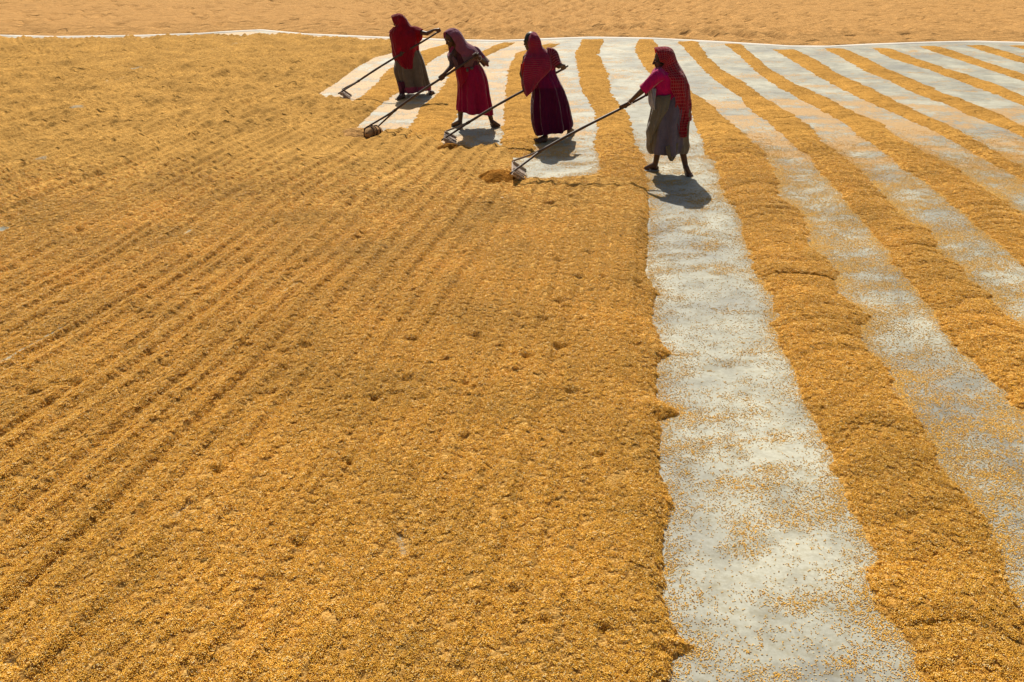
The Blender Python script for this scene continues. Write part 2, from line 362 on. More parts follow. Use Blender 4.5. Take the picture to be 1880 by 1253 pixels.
# ------------------------------------------------------------------ soil and yard floor
def sheet(name, x0, x1, y0, y1, z, mat):
    me = bpy.data.meshes.new(name); me.from_pydata([(x0, y0, z), (x1, y0, z), (x1, y1, z), (x0, y1, z)], [], [(0, 1, 2, 3)])
    me.materials.append(mat); o = bpy.data.objects.new(name, me); return link(o)
tag(sheet('ground', -900, 900, -300, 1500, -0.12, M['soil']), kind='structure')
# floor cover map
def strip_cover(x, y):
    """share of the bare floor that loose grain hides"""
    base = 0.22+0.0*x
    rb = resample_by_y(RIDGES[1][1], y)        # broad ridge: right of it the strips are dustier
    right = ss(0.0, 0.25, x-rb)
    dusty = ss(15.6, 13.6, y+0.5*(fbm(x*1.2, y*1.2, 5)-0.5)+0.06*(x-4))
    base = base+right*(0.26*dusty+0.05)+0.03
    left = ss(1.5, 0.9, x)*ss(9, 10, y)
    base = base+left*0.20
    base = base+(1-right)*0.10*ss(12.5, 14, y)
    n = fbm(x*1.6+0.3*y, y*3.2, 21, 4, 0.6)
    base = base+(n-0.5)*1.0
    return np.clip(base, 0.03, 0.95)
R_, C_ = 620, 420
dep = np.linspace(math.radians(66), math.radians(3.05), R_)
ys = CH/np.tan(dep)
cs = np.linspace(-1, 1, C_)
YY = np.repeat(ys[:, None], C_, 1); XX = cs[None, :]*(0.95*YY+2.2)
ZZ = 0*XX
cov = strip_cover(XX, YY)
near_fade = ss(7.0, 10.5, YY)
fo = grid_mesh('floor', np.stack([XX, YY, ZZ], -1), M['floor'], attrs={'cover': cov*(0.25+0.75*near_fade)})
link(fo); tag(fo, kind='structure')
# ------------------------------------------------------------------ big raked bed at the left
def furrows(x, y):
    az = math.radians(11.0)
    wob = 0.30*(fbm(x*0.35, y*0.35, 31, 2)-0.5)+0.05*(fbm(x*1.1, y*0.6, 32, 2)-0.5)
    c = x*math.cos(az)-y*math.sin(az)+wob-0.012*np.clip(y-8, 0, 20)**1.5*0.35
    s = x*math.sin(az)+y*math.cos(az)
    def tri(p, k):          # asymmetric crest
        f = p-np.floor(p)
        return np.where(f < k, f/k, (1-f)/(1-k))
    a1 = fbm(c*1.5, s*0.30, 41, 2); a2 = fbm(c*3.0, s*0.45, 42, 2); a3 = fbm(c*1.0, s*0.22, 44, 2)
    h = 0.029*(tri(c/0.20+0.8*(a1-0.5), 0.74)**1.3-0.4)*ss(0.05, 0.38, a1)
    h = h+0.020*(tri(c/0.52+0.8*(a3-0.5), 0.80)**1.4-0.3)*ss(0.25, 0.55, a3)
    h = h+0.011*(tri(c/0.085+1.2*(a2-0.5), 0.72)-0.5)*ss(0.28, 0.58, a2)
    h = h+0.020*(fbm(c*8, s*0.7, 43, 3, 0.55)-0.5)
    return h
R1, C1 = 960, 560
dep = np.linspace(math.radians(64), math.radians(5.95), R1)
ys = CH/np.tan(dep); cs = np.linspace(0, 1, C1)
YY = np.repeat(ys[:, None], C1, 1)
xr = 2.0+0*ys; xl = -(0.78*ys+1.6)
XX = xl[:, None]+(xr-xl)[:, None]*cs[None, :]
XX = XX+0.0
dist, ins = seg_dist(XX, YY, NF)
sdn = np.where(ins, dist, -dist)
sdn = sdn+0.030*(fbm(XX*9, YY*9, 51, 3)-0.5)+0.02*(fbm(XX*30, YY*30, 52, 2)-0.5)
prof = 1-np.exp(-np.clip(sdn, 0, 9)/0.06)
amp = 0.35+0.65*ss(0.05, 1.6, sdn)*ss(1.6, 3.2, YY+0.5-0.9*(XX > -99)*0)   # smoother beside the bare strip
calm = 0.42+0.58*ss(0.6, 3.0, 0.95+0.13*YY-XX)
Z = 0.048+furrows(XX, YY)*calm*1.15*(1+0.3*ss(7, 14, YY))+0.016*(fbm(XX*1.2, YY*1.2, 61, 3)-0.5)+(0.004+0.004*ss(4, 8, YY))*(fbm(XX*13, YY*9, 62, 3, 0.6)-0.5)+0.004*(fbm(XX*34, YY*26, 67, 2)-0.5)*ss(9, 5, YY)
Z = Z+0.016*np.exp(-((sdn-0.16)/0.12)**2)*(YY < 10)
# cross ripples left by the rake next to the bare strip
rip = np.abs(((YY+0.25*XX+0.2*fbm(XX*2, YY*2, 63, 2))/0.36) % 1.0-0.5)*2
Z = Z+0.014*(rip**0.7-0.5)*np.exp(-np.clip(sdn, 0, 9)/0.45)*(YY < 10)
Z = Z+0.16*(fbm(XX*1.9, YY*1.3, 64, 3, 0.65)-0.5)*ss(10, 17, YY)+0.09*(fbm(XX*3.6, YY*2.4, 65, 2)-0.5)*ss(9, 14, YY)+0.03*ss(9, 16, YY)
bare = 0.36*ss(0.60, 0.80, fbm(XX*1.1, YY*2.4, 66, 3, 0.6))*ss(9, 14, YY)
def dent(cx, cy, rx, ry, d, rot=0.0, lip=0.3):
    global Z
    ddx = XX-cx; ddy = YY-cy
    m = (np.abs(ddx) < 3*max(rx, ry)) & (np.abs(ddy) < 3*max(rx, ry))
    if not m.any(): return
    ax = ddx[m]*math.cos(rot)+ddy[m]*math.sin(rot); ay = -ddx[m]*math.sin(rot)+ddy[m]*math.cos(rot)
    q = (ax/rx)**2+(ay/ry)**2
    Z[m] -= d*np.exp(-q*1.3)
    Z[m] += lip*d*np.exp(-(((ax)/rx)**2+((ay-1.3*ry)/ry)**2))
for k in range(230):
    yy = CH/math.tan(random.uniform(math.radians(6.4), math.radians(34))); xx = random.uniform(-0.72*yy-0.8, 1.1)
    s_ = random.uniform(0.6, 1.15)
    dent(xx, yy, 0.055*s_, 0.032*s_*(1+yy*0.05), 0.022*s_*(1+yy*0.03), random.uniform(-0.2, 0.5))
for k in range(520):
    yy = CH/math.tan(random.uniform(math.radians(6.2), math.radians(12.5))); xx = random.uniform(-0.74*yy-0.8, 0.0)
    s_ = random.uniform(0.6, 1.3)
    dent(xx, yy, 0.13*s_, (0.05+0.007*yy)*s_, 0.030*s_*(0.4+yy*0.045), random.uniform(-0.4, 0.2), 0.5)
for px, py in [(725,672),(850,815),(1205,745),(1225,935),(1210,640),(945,1100),(1000,1155),(1110,1170),(640,862),(1215,1205),(560,590),(395,435),(640,395),(1105,850),(760,545),(545,1010),(400,880)]:
    g_ = G(px, py); dent(g_[0], g_[1], 0.035, 0.03, 0.024, 0.3)
for px0, py0, px1, py1, w_, a_ in [(10,675,120,610,0.030,0.9),(520,545,545,530,0.035,0.62),(735,995,742,1030,0.03,0.62),(1003,995,1008,1018,0.03,0.5),(320,970,350,940,0.025,0.55),(638,385,650,378,0.05,0.5),(690,385,705,374,0.05,0.5),(340,437,352,428,0.04,0.8),(55,302,80,296,0.08,0.75),(135,207,150,203,0.10,0.7),(245,131,260,128,0.12,0.75),(200,155,228,150,0.08,0.7),(0,433,12,428,0.05,0.9),(20,1225,45,1250,0.03,0.55),(385,96,400,94,0.2,0.6),(425,86,445,84,0.2,0.6),(850,920,858,880,0.03,0.4),(30,500,20,505,0.03,0.6),(660,360,670,354,0.06,0.35),(100,165,125,161,0.1,0.4),(1060,385,1075,380,0.07,0.35),(930,400,940,395,0.05,0.3),(150,258,162,255,0.06,0.5)]:
    a = G(px0, py0)[:2]; b_ = G(px1, py1)[:2]
    dd, _ = seg_dist(XX, YY, np.array([a, b_]), closed=False)
    bare = np.maximum(bare, a_*0.78*np.exp(-(dd/(w_*1.3))**2)); Z = Z-0.016*np.exp(-(dd/w_)**2)
Zs = np.where(sdn > 0, np.maximum(Z, 0.007)*prof, -0.02+0*Z)
thin = ss(0.012, 0.007, Zs)*0.25*(sdn > 0.05)
bare = np.maximum(bare, thin)
FPOS = np.stack([XX, YY, Zs], -1); FSD = sdn; FBARE = bare
field = grid_mesh('paddy_bed', FPOS, M['paddy'], keep=sdn > -0.01, attrs={'bare': bare})
link(field); tag(field, 'wide bed of golden brown paddy grain raked into long furrows left of the bare strip', kind='stuff')
# ------------------------------------------------------------------ far bed beyond the kerb
KERB = [(-500,66),(-200,67),(0,66.5),(100,69),(250,67),(370,63),(410,60),(480,56.5),(560,64),(700,70),(820,74.5),(916,76.5),(1000,73),(1085,70),(1200,72),(1330,79),(1450,86.5),(1520,87),(1600,83),(1700,79.5),(1790,77.5),(1880,80),(2100,82),(2400,80)]
kx = gpoly(KERB)
def kerb_y(x): return np.interp(x, kx[:, 0], kx[:, 1])
FAR = gpoly([(-500,12),(-100,8),(0,4),(62,-1),(300,-8),(900,-10),(1450,-6),(1565,0),(1620,2.5),(1680,0.5),(1750,-4),(1815,0),(1880,4.5),(2100,12),(2400,16)])
def far_y(x): return np.interp(x, FAR[:, 0], FAR[:, 1])
R2, C2 = 330, 620
xs = np.linspace(-40, 42, C2)
t = np.linspace(0, 1, R2)**1.15
k0 = kerb_y(xs)+0.28; k1 = far_y(xs)
YY = k0[None, :]+(k1-k0)[None, :]*t[:, None]; XX = np.repeat(xs[None, :], R2, 0)
edge = np.minimum((YY-k0[None, :]), (k1[None, :]-YY))
Z = 0.19+0.05*(fbm(XX*0.5, YY*0.9, 71, 3, 0.6)-0.5)+0.06*(fbm(XX*1.7, YY*1.5, 72, 3, 0.6)-0.5)
yq = YY-26
cc = XX+0.34*yq-0.012*yq**2*np.sign(XX+40)+0.25*(fbm(XX*0.3, YY*0.3, 75, 2)-0.5)
row = cc/0.66; rk = np.floor(row); rf = row-rk-0.5
along = YY/1.7+_h(rk, rk*0, 7); ak = np.floor(along); af = along-ak-0.5+0.3*(_h(rk, ak, 9)-0.5)
zone = ss(-6.5, -3, XX+0.1*yq)*ss(13, 7, XX)
rest = ss(0.55, 0.75, _h(rk, ak, 11))*0.8
dd_ = np.exp(-((rf/0.27)**2+(af/0.24)**2))
Z = Z-0.21*dd_*np.maximum(zone*ss(0.10, 0.3, _h(rk, ak, 12)), rest)
Z = Z+0.09*(np.abs(rf)*2)*(0.4+0.6*zone)
Z = Z*(0.25*(1-np.exp(-np.clip(edge, 0, 9)/0.10))+0.75*ss(0, 1.6, edge))-0.005
farbed = grid_mesh('far_paddy_bed', np.stack([XX, YY, Z], -1), M['far'], attrs={'bare': 0*Z})
link(farbed); tag(farbed, 'paler dry paddy bed beyond the white kerb, dotted with rows of toe dents', kind='stuff')
# white kerb: a low rounded bund
cs = np.linspace(-1, 1, 9); a = np.linspace(0, 1, 500)
xk = kx[0, 0]+(kx[-1, 0]-kx[0, 0])*a; yk = kerb_y(xk)
kpos = np.zeros((500, 9, 3)); 
wid = 0.13*(0.85+0.3*vn(xk*1.3, xk*0, 81))
for j, c in enumerate(cs):
    kpos[:, j, 0] = xk; kpos[:, j, 1] = yk+c*wid; kpos[:, j, 2] = 0.04*(1-abs(c)**3.0)-0.004
ko = grid_mesh('kerb', kpos, M['kerb']); link(ko); tag(ko, kind='structure')
# ------------------------------------------------------------------ grain ridges
RG = 'raked grain ridges between the bare strips'
RPOS = []
for ri, (lab, le, re) in enumerate(RIDGES):
    ga, gb = gpoly(le), gpoly(re)
    y0 = max(min(ga[:, 1].min(), gb[:, 1].min()), 1.15); y1 = min(max(ga[:, 1].max(), gb[:, 1].max()), 30)
    y1 = min(y1, 24.6)
    dA = math.atan(CH/y0); dB = math.atan(CH/y1)
    nr = max(60, int((dA-dB)*1000)); nc = 64
    ys = CH/np.tan(np.linspace(dA, dB, nr))
    xa = resample_by_y(le, ys); xb = resample_by_y(re, ys)
    v = np.linspace(-1.18, 1.18, nc)
    cx = (xa+xb)/2; hw = (xb-xa)/2
    XX = cx[:, None]+hw[:, None]*v[None, :]; YY = np.repeat(ys[:, None], nc, 1)
    # lumps left by each rake stroke
    per = 0.34
    ph = (YY+0.22*np.abs(v)[None, :]*hw[:, None]+0.75*(fbm(XX*1.1, YY*1.1, 91+ri, 3)-0.5)+0.05*(XX-cx[:, None]))/per
    f = ph-np.floor(ph)
    lump = np.where(f < 0.35, f/0.35, (1-f)/0.65)       # steep side towards the camera
    lump = lump**0.8
    k = np.floor(ph); lv = _h(k, k*0+ri, 5)
    VV = np.repeat(v[None, :], nr, 0)
    ew = 1.0+0.09*(lump-0.5)+0.14*(lv-0.5)+0.30*(fbm(XX*4, YY*9, 101, 4, 0.6)-0.5)/np.maximum(hw[:, None], 0.2)*0.35
    va = np.abs(VV)/ew
    H = 0.035+0.050*np.clip(hw, 0, 0.5)
    ends = ss(0, 0.5, y1-ys) if ri not in () else 1
    prof = np.clip(1-va**2.3, -0.3, 1)
    Zr = H[:, None]*prof*(0.68+0.40*lump+0.42*(lv-0.5))*ends[:, None]
    Zr = Zr+0.026*(fbm(XX*3.2, YY*3.2, 111+ri, 4, 0.55)-0.5)*np.clip(prof, 0, 1)+0.006*(fbm(XX*16, YY*16, 121, 3)-0.5)
    Zr = np.where(prof < 0, -0.01+prof*0.05, Zr)
    if ri in (0, 10, 11, 12): Zr = Zr*ss(0.0, 0.35, ys-y0)[:, None]+0.0
    br = 0.0*VV
    if ri in (1, 2, 3, 4, 5): br = ss(0.55, 1.0, VV)*0.42*(fbm(XX*2.5, YY*2.5, 131, 3)*1.6)
    ro = grid_mesh('grain_ridge', np.stack([XX, YY, Zr], -1), M['ridge'], keep=Zr > -0.012, attrs={'bare': br})
    link(ro); tag(ro, lab, 'grain ridge', RG)
    RPOS.append((ro, np.stack([XX, YY, Zr], -1), br))
# ------------------------------------------------------------------ grain clusters
def grain_cluster(name, n, rad, layers=0.004, tilt=0.35, seed=0):
    r_ = np.random.default_rng(seed)
    vs = []; fs = []; tone = []
    for i in range(n):
        L = r_.uniform(0.0036, 0.0048); w = r_.uniform(0.0013, 0.0017)
        a = r_.uniform(0, 2*PI); t_ = r_.normal(0, tilt)
        d = np.array([math.cos(a)*math.cos(t_), math.sin(a)*math.cos(t_), math.sin(t_)])
        s = np.array([-math.sin(a), math.cos(a), 0]); u = np.cross(d, s)
        q = rad*math.sqrt(r_.uniform()); b = r_.uniform(0, 2*PI)
        c = np.array([q*math.cos(b), q*math.sin(b), 0.0012+r_.uniform(0, layers)])
        k = len(vs); cv = r_.normal(0, 0.0006)
        vs += [c-d*L, c+d*L]+[c-d*L*0.35+(s*math.cos(x)+u*math.sin(x))*w+s*cv for x in (0.0, 2.09, 4.19)]+[c+d*L*0.4+(s*math.cos(x)+u*math.sin(x))*w+s*cv for x in (0.0, 2.09, 4.19)]
        for j in range(3):
            j2 = (j+1) % 3
            fs += [(k, k+2+j2, k+2+j), (k+1, k+5+j, k+5+j2), (k+2+j, k+2+j2, k+5+j2, k+5+j)]
        tn = float(np.clip(r_.normal(0.5, 0.27), 0, 1)); tone += [tn]*8
    me = bpy.data.meshes.new(name); me.from_pydata([tuple(v) for v in vs], [], fs)
    me.polygons.foreach_set('use_smooth', np.ones(len(fs), bool))
    at = me.attributes.new('tone', 'FLOAT', 'POINT'); at.data.foreach_set('value', np.array(tone, np.float32))
    me.materials.append(M['grain']); return bpy.data.objects.new(name, me)
def coll(name, objs):
    c = bpy.data.collections.new(name)
    for o in objs: c.objects.link(o)
    return c
CD = coll('dense_grain_patches', [grain_cluster('grain_patch', 46, 0.019, 0.0045, 0.42, s) for s in range(5)])
CS = coll('sparse_grain_patches', [grain_cluster('loose_patch', 16, 0.06, 0.0004, 0.05, 50+s) for s in range(8)])
CE = coll('single_grains', [grain_cluster('loose_grain', 3, 0.013, 0.0004, 0.05, 90+s) for s in range(6)])
def scatter_group(c):
    g = bpy.data.node_groups.new('scatter_'+c.name, 'GeometryNodeTree')
    g.interface.new_socket('Geometry', in_out='INPUT', socket_type='NodeSocketGeometry')
    g.interface.new_socket('Geometry', in_out='OUTPUT', socket_type='NodeSocketGeometry')
    i = g.nodes.new('NodeGroupInput'); o = g.nodes.new('NodeGroupOutput')
    ip = g.nodes.new('GeometryNodeInstanceOnPoints'); ci = g.nodes.new('GeometryNodeCollectionInfo')
    ci.inputs[0].default_value = c; ci.inputs[1].default_value = True; ci.inputs[2].default_value = True
    def na(n, t):
        a = g.nodes.new('GeometryNodeInputNamedAttribute'); a.data_type = t; a.inputs[0].default_value = n; return a.outputs[0]
    g.links.new(i.outputs[0], ip.inputs['Points']); g.links.new(ci.outputs[0], ip.inputs['Instance'])
    ip.inputs['Pick Instance'].default_value = True
    g.links.new(na('idx', 'INT'), ip.inputs['Instance Index'])
    g.links.new(na('rot', 'FLOAT_VECTOR'), ip.inputs['Rotation'])
    g.links.new(na('scl', 'FLOAT'), ip.inputs['Scale'])
    g.links.new(ip.outputs[0], o.inputs[0]); return g
GD, GS, GE = scatter_group(CD), scatter_group(CS), scatter_group(CE)
def scatter_obj(name, pts, nrm, grp, nvar, parent=None, smin=0.85, smax=1.15, lift=0.0):
    n = len(pts)
    if grp is GD:
        nrm = nrm+rng.normal(0, 0.085, (n, 3))*np.array([1, 1, 0])*ss(9, 3, pts[:, 1:2]); nrm = nrm/np.linalg.norm(nrm, axis=1, keepdims=True)
        pts = pts+np.array([0, 0, 1.0])*rng.uniform(-0.001, 0.004, (n, 1))*(0.25+0.75*ss(9, 4, pts[:, 1:2]))
    c = rng.uniform(0, 2*PI, n); co, si = np.cos(c), np.sin(c)
    nx = co*nrm[:, 0]+si*nrm[:, 1]; ny = -si*nrm[:, 0]+co*nrm[:, 1]
    a = np.arcsin(np.clip(-ny, -1, 1)); b = np.arcsin(np.clip(nx/np.cos(a), -1, 1))
    me = bpy.data.meshes.new(name); me.vertices.add(n)
    me.vertices.foreach_set('co', (pts+nrm*lift).astype(np.float32).reshape(-1))
    at = me.attributes.new('rot', 'FLOAT_VECTOR', 'POINT'); at.data.foreach_set('vector', np.stack([a, b, c], -1).astype(np.float32).reshape(-1))
    at = me.attributes.new('scl', 'FLOAT', 'POINT'); at.data.foreach_set('value', rng.uniform(smin, smax, n).astype(np.float32))
    at = me.attributes.new('idx', 'INT', 'POINT'); at.data.foreach_set('value', rng.integers(0, nvar, n).astype(np.int32))
    o = bpy.data.objects.new(name, me); link(o, parent)
    md = o.modifiers.new('scatter', 'NODES'); md.node_group = grp; o['kind'] = 'stuff'
    return o
def sample_grid(pos, dens):
    """pos (R,C,3), dens (R-1,C-1) points per m2"""
    a = pos[:-1, :-1]; b = pos[:-1, 1:]; c = pos[1:, 1:]; d = pos[1:, :-1]
    cr = np.cross(c-a, d-b); ar = np.linalg.norm(cr, axis=-1)/2
    nm = cr/(2*ar[..., None]+1e-12); nm = nm*np.sign(nm[..., 2:3]+1e-9)
    lam = ar*dens; cnt = rng.poisson(np.clip(lam, 0, 50)).reshape(-1)
    ix = np.repeat(np.arange(cnt.size), cnt); u = rng.uniform(size=(len(ix), 1)); v = rng.uniform(size=(len(ix), 1))
    A, B, Cc, D_ = (q.reshape(-1, 3)[ix] for q in (a, b, c, d))
    p = A*(1-u)*(1-v)+B*u*(1-v)+Cc*u*v+D_*(1-u)*v
    return p, nm.reshape(-1, 3)[ix]
def smooth_n(n, k=0.8):
    n = n*np.array([k, k, 1]); return n/np.linalg.norm(n, axis=1, keepdims=True)
def mid(a): return a[:-1, :-1]
# dense skin of grains on the bed
X, Y = FPOS[..., 0], FPOS[..., 1]
infr = (np.abs(X) < 0.80*Y+0.9)
den = 2000*(FSD > 0.0)*ss(0.50, 0.12, FBARE)*infr*ss(10.5, 4.0, Y)
p, nm = sample_grid(FPOS, mid(den))
print('bed patches', len(p))
scatter_obj('surface_grains', p, smooth_n(nm), GD, 5, field, lift=0.0005)
for ro, pos, br in RPOS:
    X, Y, Zr = pos[..., 0], pos[..., 1], pos[..., 2]
    if Y.min() > 11: continue
    den = 2000*(Zr > 0.004)*ss(12, 5.5, Y)*(np.abs(X) < 0.80*Y+0.9)*(br < 0.36)
    p, nm = sample_grid(pos, mid(den))
    if len(p) > 10: scatter_obj('surface_grains', p, smooth_n(nm), GD, 5, ro, lift=0.0005)
# loose grains on the bare floor
R3, C3 = 520, 400
ys = CH/np.tan(np.linspace(math.radians(62), math.radians(12.2), R3))
cs = np.linspace(-0.1, 1, C3)
YY = np.repeat(ys[:, None], C3, 1); XX = cs[None, :]*(0.80*YY+1.0)
d_, ins = seg_dist(XX, YY, NF)
free = ~ins
de = d_.copy()
rid = np.zeros_like(XX)
for ri, (lab, le, re) in enumerate(RIDGES):
    a = resample_by_y(le, YY); b = resample_by_y(re, YY)
    ga = gpoly(le)
    w_ = (b-a)*0.16; inside = (XX > a+w_) & (XX < b-w_) & (YY > ga[:, 1].min()) & (YY < ga[:, 1].max())
    free &= ~inside
    de = np.minimum(de, np.where((YY > ga[:, 1].min()) & (YY < ga[:, 1].max()), np.minimum(np.abs(XX-a), np.abs(XX-b)*(0.5 if ri == 1 else 0.8)), 9))
cov = strip_cover(XX, YY)
clump = fbm(XX*2.6+YY*0.3, YY*7.0-XX*1.5, 201, 4, 0.68)
rb_ = resample_by_y(RIDGES[1][1], YY); clump = clump+0.085*(XX > rb_)
for px, py, rx, ry in [(1360,890,0.24,0.045),(1265,470,0.20,0.05),(1330,490,0.1,0.04),(1480,800,0.16,0.05),(1330,1200,0.3,0.05),(1460,1240,0.2,0.05),(1225,600,0.07,0.06),(1275,650,0.09,0.03),(1240,760,0.06,0.04),(1250,780,0.06,0.04),(1390,880,0.1,0.05),(1430,860,0.16,0.03),(1275,1100,0.1,0.05),(1560,1080,0.05,0.06),(1240,950,0.05,0.04),(1540,1220,0.12,0.04)]:
    g_ = G(px, py); clump = clump+0.30*np.exp(-((XX-g_[0])/rx)**2-((YY-g_[1])/ry)**2)
lowd = 170+1600*np.clip(cov-0.15, 0, 1)
hi = ss(0.55, 0.66, clump)
eden = np.exp(-de/0.035)*2.6+np.exp(-de/0.16)*0.55
den = (lowd*(0.35+1.0*ss(0.35, 0.6, clump))+1500*hi+1300*eden)*free*ss(12.5, 8.0, YY)
pos3 = np.stack([XX, YY, 0*XX+0.0005], -1)
p, nm = sample_grid(pos3, mid(den)*0.30)
print('loose patches', len(p))
lg = scatter_obj('loose_grains', p, nm, GS, 8)
tag(lg, 'loose paddy grains scattered over the bare cement strips', kind='stuff')
p, nm = sample_grid(pos3, mid(den)*1.6)
print('single', len(p))
lg2 = scatter_obj('fine_loose_grains', p, nm, GE, 6, lg)
lg2['kind'] = 'stuff'
# ------------------------------------------------------------------ solid helpers
def capsule(bm, a, b, ra, rb, seg=12):
    a = Vector(a); b = Vector(b); d = b-a; L = d.length
    if L < 1e-6: return
    q = d.to_track_quat('Z', 'Y').to_matrix().to_4x4()
    rings = []
    K = 4
    prof = [(-ra*math.cos(i*PI/2/K), ra*math.sin(i*PI/2/K)) for i in range(K+1)]+[(L+rb*math.sin(i*PI/2/K), rb*math.cos(i*PI/2/K)) for i in range(K+1)]
    mat = Matrix.Translation(a)@q
    for z, r in prof:
        if r < 1e-6: rings.append([bm.verts.new(mat@Vector((0, 0, z)))])
        else: rings.append([bm.verts.new(mat@Vector((r*math.cos(2*PI*j/seg), r*math.sin(2*PI*j/seg), z))) for j in range(seg)])
    for r0, r1 in zip(rings[:-1], rings[1:]):
        for j in range(seg):
            k = (j+1) % seg
            if len(r0) == 1: bm.faces.new((r0[0], r1[k], r1[j]))
            elif len(r1) == 1: bm.faces.new((r0[j], r0[k], r1[0]))
            else: bm.faces.new((r0[j], r0[k], r1[k], r1[j]))
def ellipsoid(bm, c, r, rot=None, seg=16):
    m = Matrix.Translation(Vector(c))@(rot.to_4x4() if rot is not None else Matrix.Identity(4))@Matrix.Diagonal((*r, 1))
    bmesh.ops.create_uvsphere(bm, u_segments=seg, v_segments=10, radius=1.0, matrix=m)
def box(bm, c, size, rot=None):
    m = Matrix.Translation(Vector(c))@(rot.to_4x4() if rot is not None else Matrix.Identity(4))@Matrix.Diagonal((*size, 1))
    r = bmesh.ops.create_cube(bm, size=1.0, matrix=m); return r
def finish(bm, name, mat, smooth=True):
    bmesh.ops.recalc_face_normals(bm, faces=bm.faces)
    me = bpy.data.meshes.new(name); bm.to_mesh(me); bm.free()
    if smooth: me.polygons.foreach_set('use_smooth', np.ones(len(me.polygons), bool))
    me.materials.append(mat); return bpy.data.objects.new(name, me)
def remesh(o, vox=0.006, sm=3):
    link(o)
    md = o.modifiers.new('r', 'REMESH'); md.mode = 'VOXEL'; md.voxel_size = vox; md.use_smooth_shade = True
    if sm: s = o.modifiers.new('s', 'SMOOTH'); s.iterations = sm; s.factor = 0.5
    dg = bpy.context.evaluated_depsgraph_get(); me = bpy.data.meshes.new_from_object(o.evaluated_get(dg))
    S.collection.objects.unlink(o); n = o.name; mat = o.data.materials[0]
    bpy.data.objects.remove(o)
    me.name = n; o2 = bpy.data.objects.new(n, me)
    if not me.materials: me.materials.append(mat)
    return o2
def catmull(P_, n):
    """P_ (k, m) control rows -> (n, m) smooth"""
    P_ = np.array(P_, float); k = len(P_)
    t = np.linspace(0, k-1, n); i = np.clip(np.floor(t).astype(int), 0, k-2); f = (t-i)[:, None]
    p0 = P_[np.maximum(i-1, 0)]; p1 = P_[i]; p2 = P_[i+1]; p3 = P_[np.minimum(i+2, k-1)]
    return 0.5*(2*p1+(p2-p0)*f+(2*p0-5*p1+4*p2-p3)*f**2+(-p0+3*p1-3*p2+p3)*f**3)
def garment(name, D, rows, mat, folds=9, famp=0.05, seg=96, n=48, seed=0, close=False, power=2.3):
    """rows: (py, x_left, x_right, dy centre, half depth, hem slope dz/dx, fold weight); full tube lofted through them"""
    ctl = []
    for (py, xl, xr, dy, ry, sl, fw) in rows:
        a = P(xl, py, D+dy); b = P(xr, py, D+dy)
        ctl.append([(a.x+b.x)/2, D+dy, a.z, (b.x-a.x)/2, ry, sl, fw])
    c = catmull(ctl, n)
    th = np.linspace(0, 2*PI, seg, endpoint=False)
    r_ = np.random.default_rng(seed)
    ph = r_.uniform(0, 6.28, 4)
    pos = np.zeros((n, seg, 3))
    for i in range(n):
        cx, cy, cz, rx, ry, sl, fw = c[i]
        tt = i/(n-1)
        w = (np.sin(folds*th+ph[0]+1.2*tt)+0.6*np.sin((folds*1.7//1)*th+ph[1]-1.5*tt)+0.4*np.sin((folds*2.6//1)*th+ph[2]+tt))/1.6
        w = np.abs(w)**0.8*np.sign(w)
        k = 1+famp*fw*w
        ct = np.sign(np.cos(th))*np.abs(np.cos(th))**(2/power); st = np.sign(np.sin(th))*np.abs(np.sin(th))**(2/power)
        pos[i, :, 0] = cx+rx*ct*(1+(k-1)*0.5); pos[i, :, 1] = cy+ry*st*k
        pos[i, :, 2] = cz+sl*rx*np.cos(th)+0.006*fw*np.sin(5*th+ph[3])
    o = grid_mesh(name, pos, mat, uv=True, closed=True)
    md = o.modifiers.new('thickness', 'SOLIDIFY'); md.thickness = 0.002; md.offset = 0
    return o
def drape(name, rows, mat, n=60, seg=72, wr=0.012, k=7, seed=0, power=2.0, edge=0.0):
    """rows: (centre, out vector, side vector, a, b, half angle deg). Open sheet swept through them"""
    ctl = [[*c, *o, *s, a, b, math.radians(ph)] for c, o, s, a, b, ph in rows]
    c = catmull(ctl, n); v = np.linspace(-1, 1, seg)
    r_ = np.random.default_rng(seed); p1, p2, p3 = r_.uniform(0, 6.28, 3)
    pos = np.zeros((n, seg, 3))
    for i in range(n):
        C0 = c[i, :3]; o_ = c[i, 3:6]; s_ = c[i, 6:9]; a, b, ph = c[i, 9:]
        o_ = o_/np.linalg.norm(o_); s_ = s_/np.linalg.norm(s_); tt = i/(n-1)
        ang = v*ph
        fw = ss(0.25, 0.8, tt)
        w = wr*(0.25+0.75*fw)*(np.sin(k*v*1.9+p1+2.2*tt)+0.6*np.sin(k*v*3.3+p2-3*tt)+0.4*np.sin(k*v*6.1+p3))
        ra = a+w; rb = b+w
        ct = np.sign(np.cos(ang))*np.abs(np.cos(ang))**(2/power); st = np.sign(np.sin(ang))*np.abs(np.sin(ang))**(2/power)
        pos[i] = C0[None]+ct[:, None]*ra[:, None]*o_[None]+st[:, None]*rb[:, None]*s_[None]
    o = grid_mesh(name, pos, mat, uv=True)
    md = o.modifiers.new('thickness', 'SOLIDIFY'); md.thickness = 0.0016; md.offset = 0
    return o
